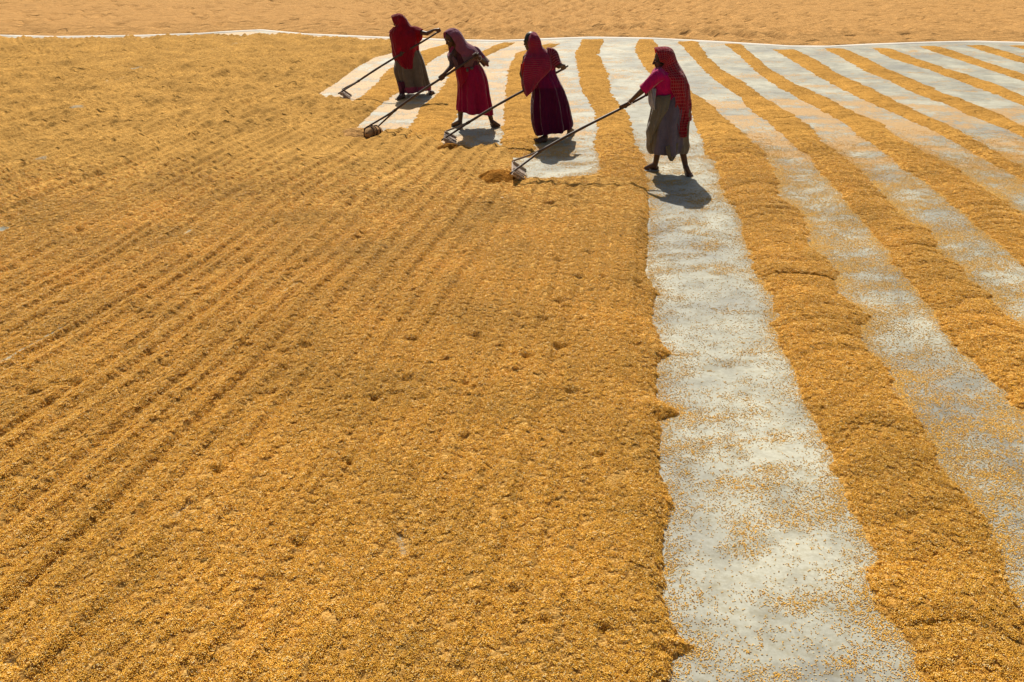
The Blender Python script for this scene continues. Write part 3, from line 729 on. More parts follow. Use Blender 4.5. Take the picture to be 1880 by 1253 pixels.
def grip_hand(bm, wrist, grip, rod, side, flip=1, rod_r=0.016):
    """hand whose fingers close round a rod of direction rod at point grip"""
    wrist = Vector(wrist); grip = Vector(grip); rod = Vector(rod).normalized()
    back = (wrist-grip); back = (back-rod*back.dot(rod))
    if back.length < 1e-4: back = Vector((0, 0, 1))
    back.normalize(); lat = rod.cross(back)*flip
    palm = grip+back*(rod_r+0.016)
    for i in range(4):
        kx = palm+rod*((i-1.5)*0.019)+lat*(-0.012)
        capsule(bm, wrist, kx, 0.021, 0.0135, 10)
        rr = rod_r+0.009; r0 = 0.0098-0.0007*abs(i-1.3)
        pts = []
        for a in (-25, 35, 95, 160, 215):
            t = math.radians(a); pts.append(grip+rod*((i-1.5)*0.0195)+(back*math.cos(t)-lat*math.sin(t))*rr)
        for a, b in zip(pts[:-1], pts[1:]): capsule(bm, a, b, r0, r0*0.94, 8)
    # thumb from the side of the palm
    b0 = palm+rod*0.030+lat*0.010
    t1 = grip+rod*0.042+(back*0.35+lat)*(rod_r+0.010); t2 = grip+rod*0.030+(-back*0.6+lat*0.8)*(rod_r+0.010)
    capsule(bm, wrist+(palm-wrist)*0.45, b0, 0.016, 0.0125, 8); capsule(bm, b0, t1, 0.0125, 0.0108, 8); capsule(bm, t1, t2, 0.0108, 0.009, 8)
def foot(bm, ankle, heel, toe):
    """bare foot on the ground, heel and toe at floor level"""
    ankle = Vector(ankle); heel = Vector(heel); toe = Vector(toe); d = (toe-heel).normalized(); s = Vector((-d.y, d.x, 0)).normalized()
    up = Vector((0, 0, 1))
    capsule(bm, heel+up*0.030+d*0.02, heel+d*0.12+up*0.032, 0.030, 0.030)
    capsule(bm, ankle, heel+d*0.05+up*0.045, 0.036, 0.034)
    capsule(bm, ankle+d*0.02, heel+d*0.16+up*0.028, 0.034, 0.026)
    L = (toe-heel).length
    for i in range(5):
        q = (i-2)*0.017
        base = heel+d*(L*0.66)+s*q*0.9+up*0.022; tip = toe-d*(0.010+0.010*abs(i-1))+s*q*1.15+up*0.012
        capsule(bm, heel+d*0.11+up*0.03+s*q*0.4, base, 0.022, 0.0165, 8); capsule(bm, base, tip, 0.0125, 0.0098, 8)
def head_parts(bm, c, fwd, up=Vector((0, 0, 1)), s=1.0):
    """skull with brow, nose, lips, chin, ears; fwd is where the face looks"""
    c = Vector(c); fwd = Vector(fwd).normalized(); up = (up-fwd*up.dot(fwd)).normalized(); rt = fwd.cross(up)
    rot = Matrix((rt, fwd, up)).transposed()
    def L(x, y, z): return c+(rt*x+fwd*y+up*z)*s
    ellipsoid(bm, L(0, -0.012, 0.025), (0.074*s, 0.092*s, 0.088*s), rot)
    ellipsoid(bm, L(0, 0.022, -0.030), (0.058*s, 0.062*s, 0.078*s), rot)
    capsule(bm, L(0, 0.070, -0.088), L(0, 0.066, -0.080), 0.021*s, 0.021*s)     # chin
    capsule(bm, L(-0.030, 0.078, 0.018), L(0.030, 0.078, 0.018), 0.0125*s, 0.0125*s)  # brow
    capsule(bm, L(0, 0.086, 0.010), L(0, 0.108, -0.026), 0.009*s, 0.0125*s)     # nose
    for k in (-1, 1):
        capsule(bm, L(k*0.010, 0.094, -0.030), L(k*0.014, 0.088, -0.030), 0.008*s, 0.006*s)
        capsule(bm, L(k*0.040, 0.060, -0.015), L(k*0.046, 0.040, -0.025), 0.018*s, 0.018*s)  # cheekbones
        capsule(bm, L(k*0.073, -0.004, 0.012), L(k*0.074, -0.006, -0.026), 0.012*s, 0.009*s)  # ears
        ellipsoid(bm, L(k*0.030, 0.070, -0.002), (0.014*s, 0.010*s, 0.010*s), rot, 10)
    capsule(bm, L(-0.018, 0.086, -0.052), L(0.018, 0.086, -0.052), 0.0075*s, 0.0075*s)  # upper lip
    capsule(bm, L(-0.015, 0.084, -0.062), L(0.015, 0.084, -0.062), 0.0080*s, 0.0080*s)
    return L, rot
def make_body(root, spec):
    bm = bmesh.new()
    j = spec
    def C(a, b, ra, rb): capsule(bm, j[a], j[b], ra, rb)
    Lf, rot = head_parts(bm, j['head'], j['face'], j.get('head_up', Vector((0, 0, 1))))
    C('head', 'neck', 0.046, 0.050)
    C('neck', 'chest', 0.055, 0.105); C('chest', 'pelvis', 0.108, 0.125)
    for s in ('l', 'r'):
        C('neck', 'sho_'+s, 0.055, 0.052)
        C('sho_'+s, 'elb_'+s, 0.046, 0.036); C('elb_'+s, 'wri_'+s, 0.036, 0.021)
        C('pelvis', 'knee_'+s, 0.105, 0.058); C('knee_'+s, 'ank_'+s, 0.053, 0.033)
        calf = Vector(j['knee_'+s]).lerp(Vector(j['ank_'+s]), 0.3); ellipsoid(bm, calf, (0.05, 0.053, 0.09))
        foot(bm, j['ank_'+s], j['heel_'+s], j['toe_'+s])
        grip_hand(bm, j['wri_'+s], j['grip_'+s], j['rod'], s, 1 if s == 'l' else -1)
    o = finish(bm, 'body', M['skin']); o = remesh(o, 0.006, 2)
    place(link(o), root)
    # eyes
    for k in (-1, 1):
        b2 = bmesh.new(); ellipsoid(b2, Lf(k*0.030, 0.0765, -0.001), (0.011, 0.008, 0.006), rot, 10)
        e = finish(b2, 'eye', M['bangle'] if False else simple_eye); place(link(e), root)
    b3 = bmesh.new(); ellipsoid(b3, Lf(0, -0.024, 0.036), (0.080, 0.092, 0.088), rot, 24)
    ellipsoid(b3, Lf(0, -0.10, -0.02), (0.04, 0.035, 0.04), rot)
    for k in (-1, 1): ellipsoid(b3, Lf(k*0.055, 0.005, 0.012), (0.026, 0.05, 0.06), rot)
    h = finish(b3, 'hair', M['hair']); h = remesh(h, 0.008, 2); place(link(h), root)
    return o
simple_eye = simple('eye_white', (0.5, 0.47, 0.42), 0.3, 0.5, 0.05, 5)
def sleeve(name, pts, radii, mat, root, seg=28):
    """tapering sleeve round a chain of points"""
    Pn = catmull([[*p, r] for p, r in zip(pts, radii)], 16)
    pos = np.zeros((16, seg, 3)); prev = None
    for i in range(16):
        a = Vector(Pn[max(i-1, 0), :3]); b = Vector(Pn[min(i+1, 15), :3]); d = (b-a).normalized()
        s = d.cross(Vector((0.1, 1, 0.2))).normalized(); u = d.cross(s)
        for k in range(seg):
            t = 2*PI*k/seg; r = Pn[i, 3]*(1+0.06*math.sin(4*t+i*0.3))
            pos[i, k] = Vector(Pn[i, :3])+(s*math.cos(t)+u*math.sin(t))*r
    o = grid_mesh(name, pos, mat, uv=True, closed=True); place(link(o), root)
    md = o.modifiers.new('thickness', 'SOLIDIFY'); md.thickness = 0.003
    return o
def bangle(root, p, d, r=0.034):
    bm = bmesh.new(); d = Vector(d).normalized(); s = d.cross(Vector((0, 0.3, 1))).normalized(); u = d.cross(s)
    n = 20; pts = [Vector(p)+(s*math.cos(2*PI*i/n)+u*math.sin(2*PI*i/n))*r for i in range(n)]
    for i in range(n): capsule(bm, pts[i], pts[(i+1) % n], 0.004, 0.004, 6)
    o = finish(bm, 'bangle', M['bangle']); place(link(o), root)
# ------------------------------------------------------------------ rakes
def tube(name, a, b, r0, r1, mat, root, wob=0.0, seg=10, n=14):
    a = Vector(a); b = Vector(b); d = (b-a).normalized(); s = d.cross(Vector((0.2, 1, 0.1))).normalized(); u = d.cross(s)
    pos = np.zeros((n, seg, 3))
    for i in range(n):
        t = i/(n-1); c = a.lerp(b, t)+s*wob*math.sin(t*5.3)+u*wob*math.sin(t*3.1+1)
        r = r0+(r1-r0)*t; r *= 1+0.05*math.sin(i*2.7)
        if i in (0, n-1): r *= 0.75
        for k in range(seg): pos[i, k] = c+(s*math.cos(2*PI*k/seg)+u*math.sin(2*PI*k/seg))*r
    o = grid_mesh(name, pos, mat, uv=False, closed=True)
    bm = bmesh.new(); bm.from_mesh(o.data); bmesh.ops.holes_fill(bm, edges=bm.edges, sides=0); bm.to_mesh(o.data); bm.free()
    place(link(o), root); return o
def rake(label, top, fork, T1, T2, B1, B2, sacked=False, pole_mat='pole', brace_mat='pole', battens=4, tip=None):
    """T far/near ends of the top edge of the push board, B the same of the bottom edge"""
    T1, T2, B1, B2 = (Vector(q) for q in (T1, T2, B1, B2))
    root = empty('push_rake', (B1+B2)/2, label, 'rake', 'long handled wooden push rakes')
    tube('pole', fork, top, 0.019, 0.016, M[pole_mat], root, 0.011)
    tube('brace', Vector(fork)+(Vector(top)-Vector(fork))*0.03, T1, 0.014, 0.012, M[brace_mat], root, 0.002)
    tube('brace', Vector(fork)+(Vector(top)-Vector(fork))*0.02, T2.lerp(T1, 0.15)-(Vector(fork)-T2).normalized()*0.04, 0.016, 0.013, M[pole_mat], root, 0.002)
    # binding at the fork
    bm = bmesh.new(); f = Vector(fork); dd = (Vector(top)-f).normalized()
    for i in range(5): capsule(bm, f+dd*(0.01*i), f+dd*(0.01*i+0.004), 0.022, 0.022, 10)
    place(link(finish(bm, 'binding', M['rope'])), root)
    lng = (T2-T1); up = (T1-B1+T2-B2)*0.5; nrm = lng.cross(up).normalized()
    if nrm.z < 0: nrm = -nrm
    rot = Matrix((lng.normalized(), up.normalized(), nrm)).transposed()
    c = (T1+T2+B1+B2)/4; L = lng.length; Hh = up.length
    if not sacked:
        for i in range(3):
            bm = bmesh.new(); w = Hh/3
            box(bm, c+up.normalized()*(w*(i-1)), (L*(1+0.01*(i % 2)), w*0.95, 0.022), rot)
            bmesh.ops.bevel(bm, geom=bm.edges[:], offset=0.003, segments=1, affect='EDGES')
            o = finish(bm, 'plank', M['board'], False); place(link(o), root)
        for i in range(battens):
            bm = bmesh.new(); q = [0.44, 0.30, 0.16, -0.36][i % 4]
            box(bm, c+lng*q+nrm*0.024, (0.030, Hh*1.04, 0.026), rot)
            bmesh.ops.bevel(bm, geom=bm.edges[:], offset=0.004, segments=1, affect='EDGES')
            o = finish(bm, 'batten', M['batten'], False); place(link(o), root)
    else:
        n, seg = 26, 28; pos = np.zeros((n, seg, 3)); ln = lng.normalized(); un = up.normalized()
        for i in range(n):
            t = i/(n-1); e = (1-abs(2*t-1)**3.5)**0.5; e = max(e, 0.12)
            for k in range(seg):
                a = 2*PI*k/seg; wv = 1+0.07*math.sin(3*a+5*t)+0.05*math.sin(7*a-9*t)
                pos[i, k] = c+lng*(t-0.5)*1.02+(un*math.cos(a)*Hh*0.52+nrm*math.sin(a)*0.085)*e*wv
        o = grid_mesh('sack_wrap', pos, M['sack'], closed=True); place(link(o), root)
        for q in (-0.12, 0.12, 0.34):
            bm = bmesh.new(); m_ = 22
            pts = []
            for k in range(m_):
                a = 2*PI*k/m_; pts.append(c+lng*q+(un*math.cos(a)*Hh*0.545+nrm*math.sin(a)*0.093))
            for k in range(m_): capsule(bm, pts[k], pts[(k+1) % m_], 0.009, 0.009, 6)
            place(link(finish(bm, 'binding', M['rope'])), root)
    return root
def heap(label, c, rx, ry, h, mat, rot=0.0, seed=0, name='grain_heap', grp=None):
    n, k = 26, 60; pos = np.zeros((n, k, 3)); th = np.linspace(0, 2*PI, k, endpoint=False)
    for i in range(n):
        r = i/(n-1)*1.1
        o_ = 1+0.22*(vn(np.cos(th)*1.7+3, np.sin(th)*1.7+seed, seed)-0.5)*2+0.10*(vn(np.cos(th)*5+3, np.sin(th)*5+seed, seed+3)-0.5)
        lx = rx*r*np.cos(th)*o_; ly = ry*r*np.sin(th)*o_
        pos[i, :, 0] = c[0]+lx*math.cos(rot)-ly*math.sin(rot); pos[i, :, 1] = c[1]+lx*math.sin(rot)+ly*math.cos(rot)
        pos[i, :, 2] = h*(1-r**1.8)*(1+0.35*(fbm(pos[i, :, 0]*11, pos[i, :, 1]*11, seed, 3)-0.5))+0.012*(fbm(pos[i, :, 0]*30, pos[i, :, 1]*30, seed+5, 3)-0.5)+0.026*(r < 1.09)
        if i == n-1: pos[i, :, 2] = -0.005
    o = grid_mesh(name, pos, mat, closed=True, attrs={'bare': pos[..., 0]*0}); link(o)
    tag(o, label, 'grain heap', grp)
    return o, pos
# rake of the woman in magenta (nearest)
D_A = 9.35
rodA = (P(986, 281, 9.05), P(1194, 169.5, 9.47))
rake('nearest push rake with bare slatted board, held by the woman in the magenta blouse', rodA[1], rodA[0],
     P(940, 297, 9.30), P(940, 321, 8.66), G(962, 303), G(965, 345), brace_mat='pole_pale')
# rake of the woman in purple
rodC = (P(857, 227, 10.95), P(1043, 120, 11.25))
rake('push rake with slatted board held by the woman in the purple skirt', rodC[1], rodC[0],
     P(816, 243, 11.2), P(814, 258, 10.75), G(834, 250), G(838, 272), pole_mat='pole', brace_mat='pole_pale')
rodB = (P(722, 205, 11.55), P(879, 97, 11.78))
rake('push rake whose head is wrapped in a rounded brown sack', rodB[1], rodB[0],
     P(694, 233, 11.75), P(668, 236, 11.25), G(703, 247), G(680, 257.5), sacked=True)
rodD = (P(656, 150.5, 14.55), P(809, 55, 14.75))
rake('farthest push rake, a small one held by the leftmost woman in the dark red veil', rodD[1], rodD[0],
     P(628, 165, 14.75), P(623, 172, 14.3), G(643, 174), G(642, 186.5))
hp, hpos = heap('small dark orange grain heap pushed up before the nearest rake board', G(916, 334), 0.29, 0.21, 0.125, M['damp'], 0.2, 3)
heap('small brown grain heap under the rake board of the woman in purple', G(826, 277), 0.20, 0.10, 0.075, M['damp'], 0.0, 5)
heap('pale low grain heap left of the sack-wrapped rake head', G(655, 248), 0.26, 0.22, 0.075, M['far'], 0.0, 8)
# ------------------------------------------------------------------ women
UP = Vector((0, 0, 1))
PG = 'women raking paddy grain'
def lerp(a, b, t): return Vector(a).lerp(Vector(b), t)
def rodpt(rod, px):
    """point of the rod seen at photo column px"""
    lo, hi = 0.0, 1.0
    for _ in range(30):
        m_ = (lo+hi)/2; q = rod[0].lerp(rod[1], m_)
        # project
        rel = q-Vector((0, 0, CH)); zc = rel.y*math.cos(PITCH)-rel.z*math.sin(PITCH)
        if 940+FP*rel.x/zc < px: lo = m_
        else: hi = m_
    return rod[0].lerp(rod[1], lo)
# --- A: woman in magenta, facing left
root = empty('person', G(1230, 318), 'nearest woman in magenta blouse, red checked headscarf and grey wrapped skirt, raking', 'person', PG)
D = D_A
gl = rodpt(rodA, 1143); gr = rodpt(rodA, 1190)
rd = (rodA[1]-rodA[0])
spec = dict(head=P(1215, 109, D), face=Vector((-1, 0.12, -0.28)), neck=P(1222, 132, D), chest=P(1226, 155, D), pelvis=P(1231, 194, D),
  sho_l=P(1207, 141, D-0.13), elb_l=P(1178, 168, D-0.10), wri_l=gl+Vector((0.075, -0.01, 0.055)), grip_l=gl,
  sho_r=P(1238, 141, D+0.15), elb_r=P(1226, 172, D+0.22), wri_r=gr+Vector((0.08, 0.03, 0.03)), grip_r=gr, rod=rd,
  knee_l=P(1213, 250, D+0.08), ank_l=P(1203, 303, D+0.10), heel_l=G(1208, 313), toe_l=G(1180, 313),
  knee_r=P(1247, 248, D-0.06), ank_r=P(1259, 307, D-0.09), heel_r=G(1258, 317), toe_r=G(1268, 326))
make_body(root, spec)
def sandal(root, heel, toe):
    heel = Vector(heel); toe = Vector(toe); d = (toe-heel).normalized(); s = Vector((-d.y, d.x, 0)); n, k = 2, 28
    bm = bmesh.new(); lo = []; hi = []
    for i in range(k):
        t = 2*PI*i/k; L = (toe-heel).length/2+0.01
        w = 0.042+0.006*math.cos(t)
        q = (heel+toe)/2+d*L*math.cos(t)+s*w*math.sin(t)
        lo.append(bm.verts.new(q+UP*0.001)); hi.append(bm.verts.new(q+UP*0.013))
    bm.faces.new(lo[::-1]); bm.faces.new(hi)
    for i in range(k): bm.faces.new((lo[i], lo[(i+1) % k], hi[(i+1) % k], hi[i]))
    b0 = heel+d*((toe-heel).length*0.72)
    for sg in (-1, 1): capsule(bm, b0+UP*0.045, b0-d*0.07+s*sg*0.042+UP*0.012, 0.005, 0.005, 6)
    place(link(finish(bm, 'sandal', M['sandal'], False)), root)
sandal(root, G(1209, 314), G(1178, 314))
cA = cloth('magenta_cotton', (0.60, 0.010, 0.17), 0.28)
o = garment('blouse', D, [(122, 1208, 1238, 0, 0.08, 0, 0.3), (129, 1200, 1250, 0, 0.15, 0, 0.3), (138, 1196, 1256, 0, 0.18, 0, 0.5), (152, 1193, 1259, 0, 0.175, 0, 0.6), (166, 1193, 1259, 0, 0.165, 0, 0.7), (179, 1196, 1258, 0, 0.155, 0, 0.7)], cA, 8, 0.05, seed=1); place(link(o), root)
sleeve('sleeve', [spec['sho_l']+Vector((0.05, 0.03, 0.0)), spec['sho_l'], lerp(spec['sho_l'], spec['elb_l'], 0.5), lerp(spec['sho_l'], spec['elb_l'], 0.92)], [0.085, 0.075, 0.070, 0.066], cA, root)
sleeve('sleeve', [spec['sho_r']+Vector((0.03, -0.03, 0.0)), spec['sho_r'], lerp(spec['sho_r'], spec['elb_r'], 0.5), lerp(spec['sho_r'], spec['elb_r'], 0.92)], [0.085, 0.075, 0.068, 0.062], cA, root)
cS = cloth('grey_olive_cotton', (0.28, 0.25, 0.205), 0.32, 'halves', (0.20, 0.185, 0.27), 0.70, 0.93)
o = garment('skirt', D, [(174, 1203, 1261, 0, 0.15, 0, 0.3), (185, 1198, 1265, 0, 0.17, 0, 0.5), (205, 1195, 1266, 0, 0.19, 0, 0.7), (230, 1190, 1263, 0, 0.20, 0, 0.9), (256, 1189, 1262, 0, 0.20, 0, 1.0), (270, 1189, 1263, 0, 0.20, 0.02, 1.0), (279, 1193, 1260, 0, 0.19, 0.03, 1.0)], cS, 8, 0.20, seed=4); place(link(o), root)
cS2 = cloth('olive_drape', (0.18, 0.165, 0.125), 0.2)
# fold pulled across the front and tucked at the waist
def swag(name, pts, mat, root, n=30, seg=14, wr=0.01, thick=0.002, seed=0):
    """pts rows: (edge a, edge b, bulge towards camera)"""
    ctl = [[*a, *b, q] for a, b, q in pts]; c = catmull(ctl, n); pos = np.zeros((n, seg, 3)); t = np.linspace(0, 1, seg)
    for i in range(n):
        a = c[i, :3]; b = c[i, 3:6]
        pos[i] = a[None]*(1-t[:, None])+b[None]*t[:, None]
        pos[i, :, 1] -= c[i, 6]*np.sin(t*PI)+wr*np.sin(t*11+i*0.22+seed)*np.sin(t*PI)
        pos[i, :, 2] += 0.3*wr*np.sin(t*9+i*0.5+seed)
    o = grid_mesh(name, pos, mat, uv=True); md = o.modifiers.new('thickness', 'SOLIDIFY'); md.thickness = thick; md.offset = 0
    place(link(o), root); return o
swag('skirt_drape', [(P(1232, 174, D-0.17), P(1205, 176, D-0.13), 0.03), (P(1228, 196, D-0.20), P(1199, 198, D-0.12), 0.05), (P(1219, 214, D-0.22), P(1192, 222, D-0.10), 0.05), (P(1209, 232, D-0.22), P(1186, 240, D-0.08), 0.04), (P(1200, 247, D-0.19), P(1187, 254, D-0.06), 0.03), (P(1197, 262, D-0.17), P(1190, 268, D-0.06), 0.02)], cS2, root, wr=0.012, seed=1)
swag('skirt_drape', [(P(1246, 262, D-0.20), P(1222, 268, D-0.21), 0.01), (P(1244, 276, D-0.20), P(1223, 280, D-0.22), 0.015), (P(1240, 289, D-0.19), P(1226, 289, D-0.21), 0.01), (P(1235, 296, D-0.19), P(1230, 296, D-0.20), 0.0)], cS2, root, wr=0.008, seed=3)
cW = cloth('white_striped_cotton', (0.62, 0.62, 0.66), 0.25, 'vstripe', (0.13, 0.13, 0.2), 6, 1, 0.5)
swag('blouse_end', [(P(1205, 164, D-0.15), P(1194, 160, D-0.12), 0.02), (P(1204, 176, D-0.17), P(1190, 174, D-0.10), 0.04), (P(1203, 190, D-0.17), P(1191, 190, D-0.10), 0.04), (P(1203, 203, D-0.16), P(1196, 200, D-0.12), 0.01)], cW, root, wr=0.01)
cR = cloth('red_checked_scarf', (0.50, 0.012, 0.045), 0.52, 'check', (0.62, 0.20, 0.20), 22, 34, 0.20)
X1 = Vector((1, 0, 0)); Y1 = Vector((0, 1, 0))
hc = P(1217, 107, D)
rows = [(hc+Vector((-0.055, 0, -0.01)), (-0.45, 0, 1), Y1, 0.135, 0.098, 100),
        (hc, (-0.05, 0, 1), Y1, 0.125, 0.108, 112),
        (hc+Vector((0.03, 0, -0.01)), (0.6, 0, 0.9), Y1, 0.128, 0.115, 118),
        (P(1222, 118, D), (1, 0, 0.4), Y1, 0.135, 0.12, 120),
        (P(1226, 128, D), (1, 0, 0.15), Y1, 0.155, 0.155, 118),
        (P(1230, 140, D), (1, -0.12, 0), Y1, 0.185, 0.195, 100),
        (P(1234, 158, D), (1, -0.30, 0), (0.3, 1, 0), 0.195, 0.205, 88),
        (P(1238, 176, D), (0.9, -0.45, 0), (0.45, 1, 0), 0.185, 0.20, 72),
        (P(1239, 196, D), (0.75, -0.75, 0), (0.75, 0.75, 0), 0.195, 0.17, 58),
        (P(1238, 214, D), (0.6, -0.9, 0), (0.9, 0.6, 0), 0.20, 0.15, 46),
        (P(1237, 228, D), (0.5, -1, 0), (1, 0.5, 0), 0.205, 0.12, 34),
        (P(1237, 246, D), (0.45, -1, 0), (1, 0.45, 0), 0.205, 0.11, 24)]
o = drape('headscarf', rows, cR, wr=0.010, seed=3); place(link(o), root)
swag('scarf_end', [(P(1259, 150, D-0.13), P(1266, 156, D-0.02), 0.03), (P(1258, 176, D-0.17), P(1268, 180, D-0.04), 0.03), (P(1259, 200, D-0.17), P(1268, 203, D-0.06), 0.02), (P(1262, 214, D-0.16), P(1270, 212, D-0.08), 0.01), (P(1266, 224, D-0.14), P(1270, 221, D-0.10), 0.0)], cR, root, wr=0.012, seed=2)
bangle(root, lerp(spec['wri_l'], spec['elb_l'], 0.08), spec['elb_l']-spec['wri_l'], 0.033)
# --- C: woman in purple, seen from behind
D = 11.22
root = empty('person', G(1020, 256), 'woman seen from behind in long purple skirt and pink striped shawl', 'person', PG)
gr = rodpt(rodC, 1034); gl = rodpt(rodC, 966)
rd = rodC[1]-rodC[0]
spec = dict(head=P(973, 76, D), face=Vector((-0.80, 0.62, -0.25)), neck=P(984, 96, D), chest=P(993, 115, D), pelvis=P(1003, 158, D),
  sho_l=P(966, 107, D-0.02), elb_l=P(958, 136, D-0.03), wri_l=gl+Vector((-0.02, -0.02, 0.065)), grip_l=gl,
  sho_r=P(1014, 100, D-0.02), elb_r=P(1026, 122, D-0.10), wri_r=gr+Vector((-0.015, -0.05, 0.045)), grip_r=gr, rod=rd,
  knee_l=P(997, 210, D-0.03), ank_l=P(1002, 252, D-0.1), heel_l=G(1003, 262), toe_l=G(985, 263),
  knee_r=P(1030, 205, D+0.10), ank_r=P(1046, 238, D+0.25), heel_r=G(1052, 246)+np.array([0, 0, 0.02]), toe_r=G(1043, 250)+np.array([0, 0, 0.0]))
make_body(root, spec)
sandal(root, G(1056, 243), G(1041, 250))
cP = cloth('purple_cotton', (0.19, 0.005, 0.075), 0.28, 'panel', (0.10, 0.003, 0.045), w=0.4)
o = garment('skirt', D, [(118, 967, 1020, 0, 0.13, 0, 0.2), (134, 968, 1021, 0, 0.15, 0, 0.3), (150, 974, 1028, 0, 0.17, 0, 0.4), (165, 978, 1035, 0, 0.19, 0, 0.6), (190, 976, 1043, 0, 0.21, 0, 0.8), (218, 977, 1048, 0, 0.23, 0.06, 1.0), (232, 980, 1050, 0, 0.235, 0.14, 1.0), (240, 983, 1049, 0, 0.235, 0.19, 1.0)], cP, 9, 0.17, seed=9); place(link(o), root)
cQ = cloth('pink_striped_shawl', (0.44, 0.022, 0.095), 0.45, 'stripe', (0.42, 0.10, 0.14), 10, 46, 0.30)
cQ2 = cloth('pink_sleeve', (0.24, 0.012, 0.04), 0.25, 'stripe', (0.40, 0.14, 0.17), 10, 9, 0.3)
bk = Vector((0.30, -1, 0)); sd_ = Vector((1, 0.25, 0))
hc = P(978, 75, D)
rows = [(hc+Vector((-0.015, 0.01, 0.0)), (-0.10, 0.30, 1), (0.62, 0.80, 0), 0.110, 0.098, 100),
        (hc, (0.15, -0.35, 1), (0.62, 0.80, 0), 0.120, 0.105, 118),
        (hc+Vector((0.012, -0.02, -0.02)), (0.5, -0.9, 0.5), (0.75, 0.6, 0), 0.118, 0.108, 125),
        (P(983, 88, D), (0.4, -1, 0.2), (0.9, 0.35, 0), 0.115, 0.105, 125),
        (P(988, 96, D), (0.2, -1, 0), X1, 0.13, 0.165, 120),
        (P(989, 106, D), (0.0, -1, 0), X1, 0.17, 0.225, 115),
        (P(990, 122, D), (-0.05, -1, 0), (1, 0, 0.10), 0.195, 0.250, 112),
        (P(988, 136, D), (-0.05, -1, 0), (1, 0, 0.35), 0.200, 0.262, 105),
        (P(986, 147, D), (-0.10, -1, 0), (1, 0, 0.62), 0.205, 0.250, 90),
        (P(982, 157, D), (-0.15, -1, 0), (1, 0, 0.85), 0.205, 0.200, 72),
        (P(979, 167, D), (-0.2, -1, 0), (1, 0, 0.9), 0.205, 0.140, 50)]
o = drape('shawl', rows, cQ, wr=0.010, seed=5, k=5); place(link(o), root)
sleeve('sleeve', [spec['sho_r']+Vector((-0.08, 0, 0.01)), spec['sho_r'], lerp(spec['sho_r'], spec['elb_r'], 0.5), lerp(spec['sho_r'], spec['elb_r'], 0.95)], [0.085, 0.075, 0.064, 0.055], cQ2, root)
cO = cloth('orange_lit_cotton', (0.55, 0.030, 0.030), 0.6)
swag('shawl_end', [(P(956, 118, D-0.04), P(966, 112, D-0.12), 0.02), (P(955, 136, D-0.04), P(968, 132, D-0.14), 0.03), (P(958, 148, D-0.04), P(971, 150, D-0.14), 0.02), (P(965, 158, D-0.06), P(975, 164, D-0.14), 0.01)], cO, root, wr=0.010, seed=2)
# --- B: woman in the mauve scarf, facing the camera's left
D = 11.98
root = empty('person', G(870, 232), 'woman in a mauve headscarf and plain crimson skirt bending over the sack-wrapped rake', 'person', PG)
gl = rodpt(rodB, 811); gr = rodpt(rodB, 872)
rd = rodB[1]-rodB[0]
spec = dict(head=P(828, 71, D-0.12), face=Vector((-0.72, -0.62, -0.45)), neck=P(842, 89, D-0.06), chest=P(852, 108, D), pelvis=P(866, 148, D+0.02),
  sho_l=P(830, 104, D-0.12), elb_l=P(829, 122, D-0.20), wri_l=gl+Vector((0.04, -0.01, 0.065)), grip_l=gl,
  sho_r=P(873, 95, D+0.04), elb_r=P(893, 117, D+0.02), wri_r=gr+Vector((0.05, 0.03, -0.035)), grip_r=gr, rod=rd,
  knee_l=P(846, 190, D+0.02), ank_l=P(845, 224, D+0.02), heel_l=G(848, 231), toe_l=G(829, 233),
  knee_r=P(893, 188, D+0.0), ank_r=P(903, 224, D+0.02), heel_r=G(901, 232), toe_r=G(915, 234))
make_body(root, spec)
cM = cloth('crimson_cotton', (0.40, 0.010, 0.075), 0.28)
cM2 = cloth('mauve_scarf', (0.40, 0.13, 0.20), 0.42, 'panel', (0.30, 0.16, 0.16), w=0.75)
cD = cloth('dark_blouse', (0.10, 0.03, 0.05), 0.1)
o = garment('blouse', D, [(86, 838, 860, -0.03, 0.08, 0, 0.2), (93, 830, 874, -0.02, 0.13, 0, 0.2), (104, 831, 878, 0, 0.15, 0, 0.3), (116, 836, 880, 0, 0.145, 0, 0.3), (128, 838, 880, 0, 0.14, 0, 0.3)], cD, 6, 0.04, seed=2); place(link(o), root)
o = garment('skirt', D, [(118, 836, 880, 0, 0.135, 0, 0.2), (126, 836, 886, 0, 0.15, 0, 0.3), (138, 838, 892, 0, 0.17, 0, 0.4), (154, 841, 896, 0, 0.18, 0, 0.5), (175, 841, 899, 0, 0.19, 0, 0.7), (195, 840, 903, 0, 0.20, -0.06, 0.9), (206, 840, 904, 0, 0.205, -0.13, 1.0)], cM, 8, 0.19, seed=12); place(link(o), root)
swag('skirt_drape', [(P(862, 122, D-0.16), P(838, 124, D-0.13), 0.02), (P(860, 136, D-0.18), P(839, 140, D-0.14), 0.03), (P(855, 148, D-0.20), P(842, 154, D-0.15), 0.03), (P(846, 160, D-0.19), P(842, 166, D-0.15), 0.01)], cloth('bright_crimson', (0.36, 0.008, 0.035), 0.2), root, wr=0.008)
fw = Vector((-0.70, -0.65, -0.35)).normalized(); sdv = Vector((0.68, -0.73, 0))
hc = P(830, 70, D-0.11)
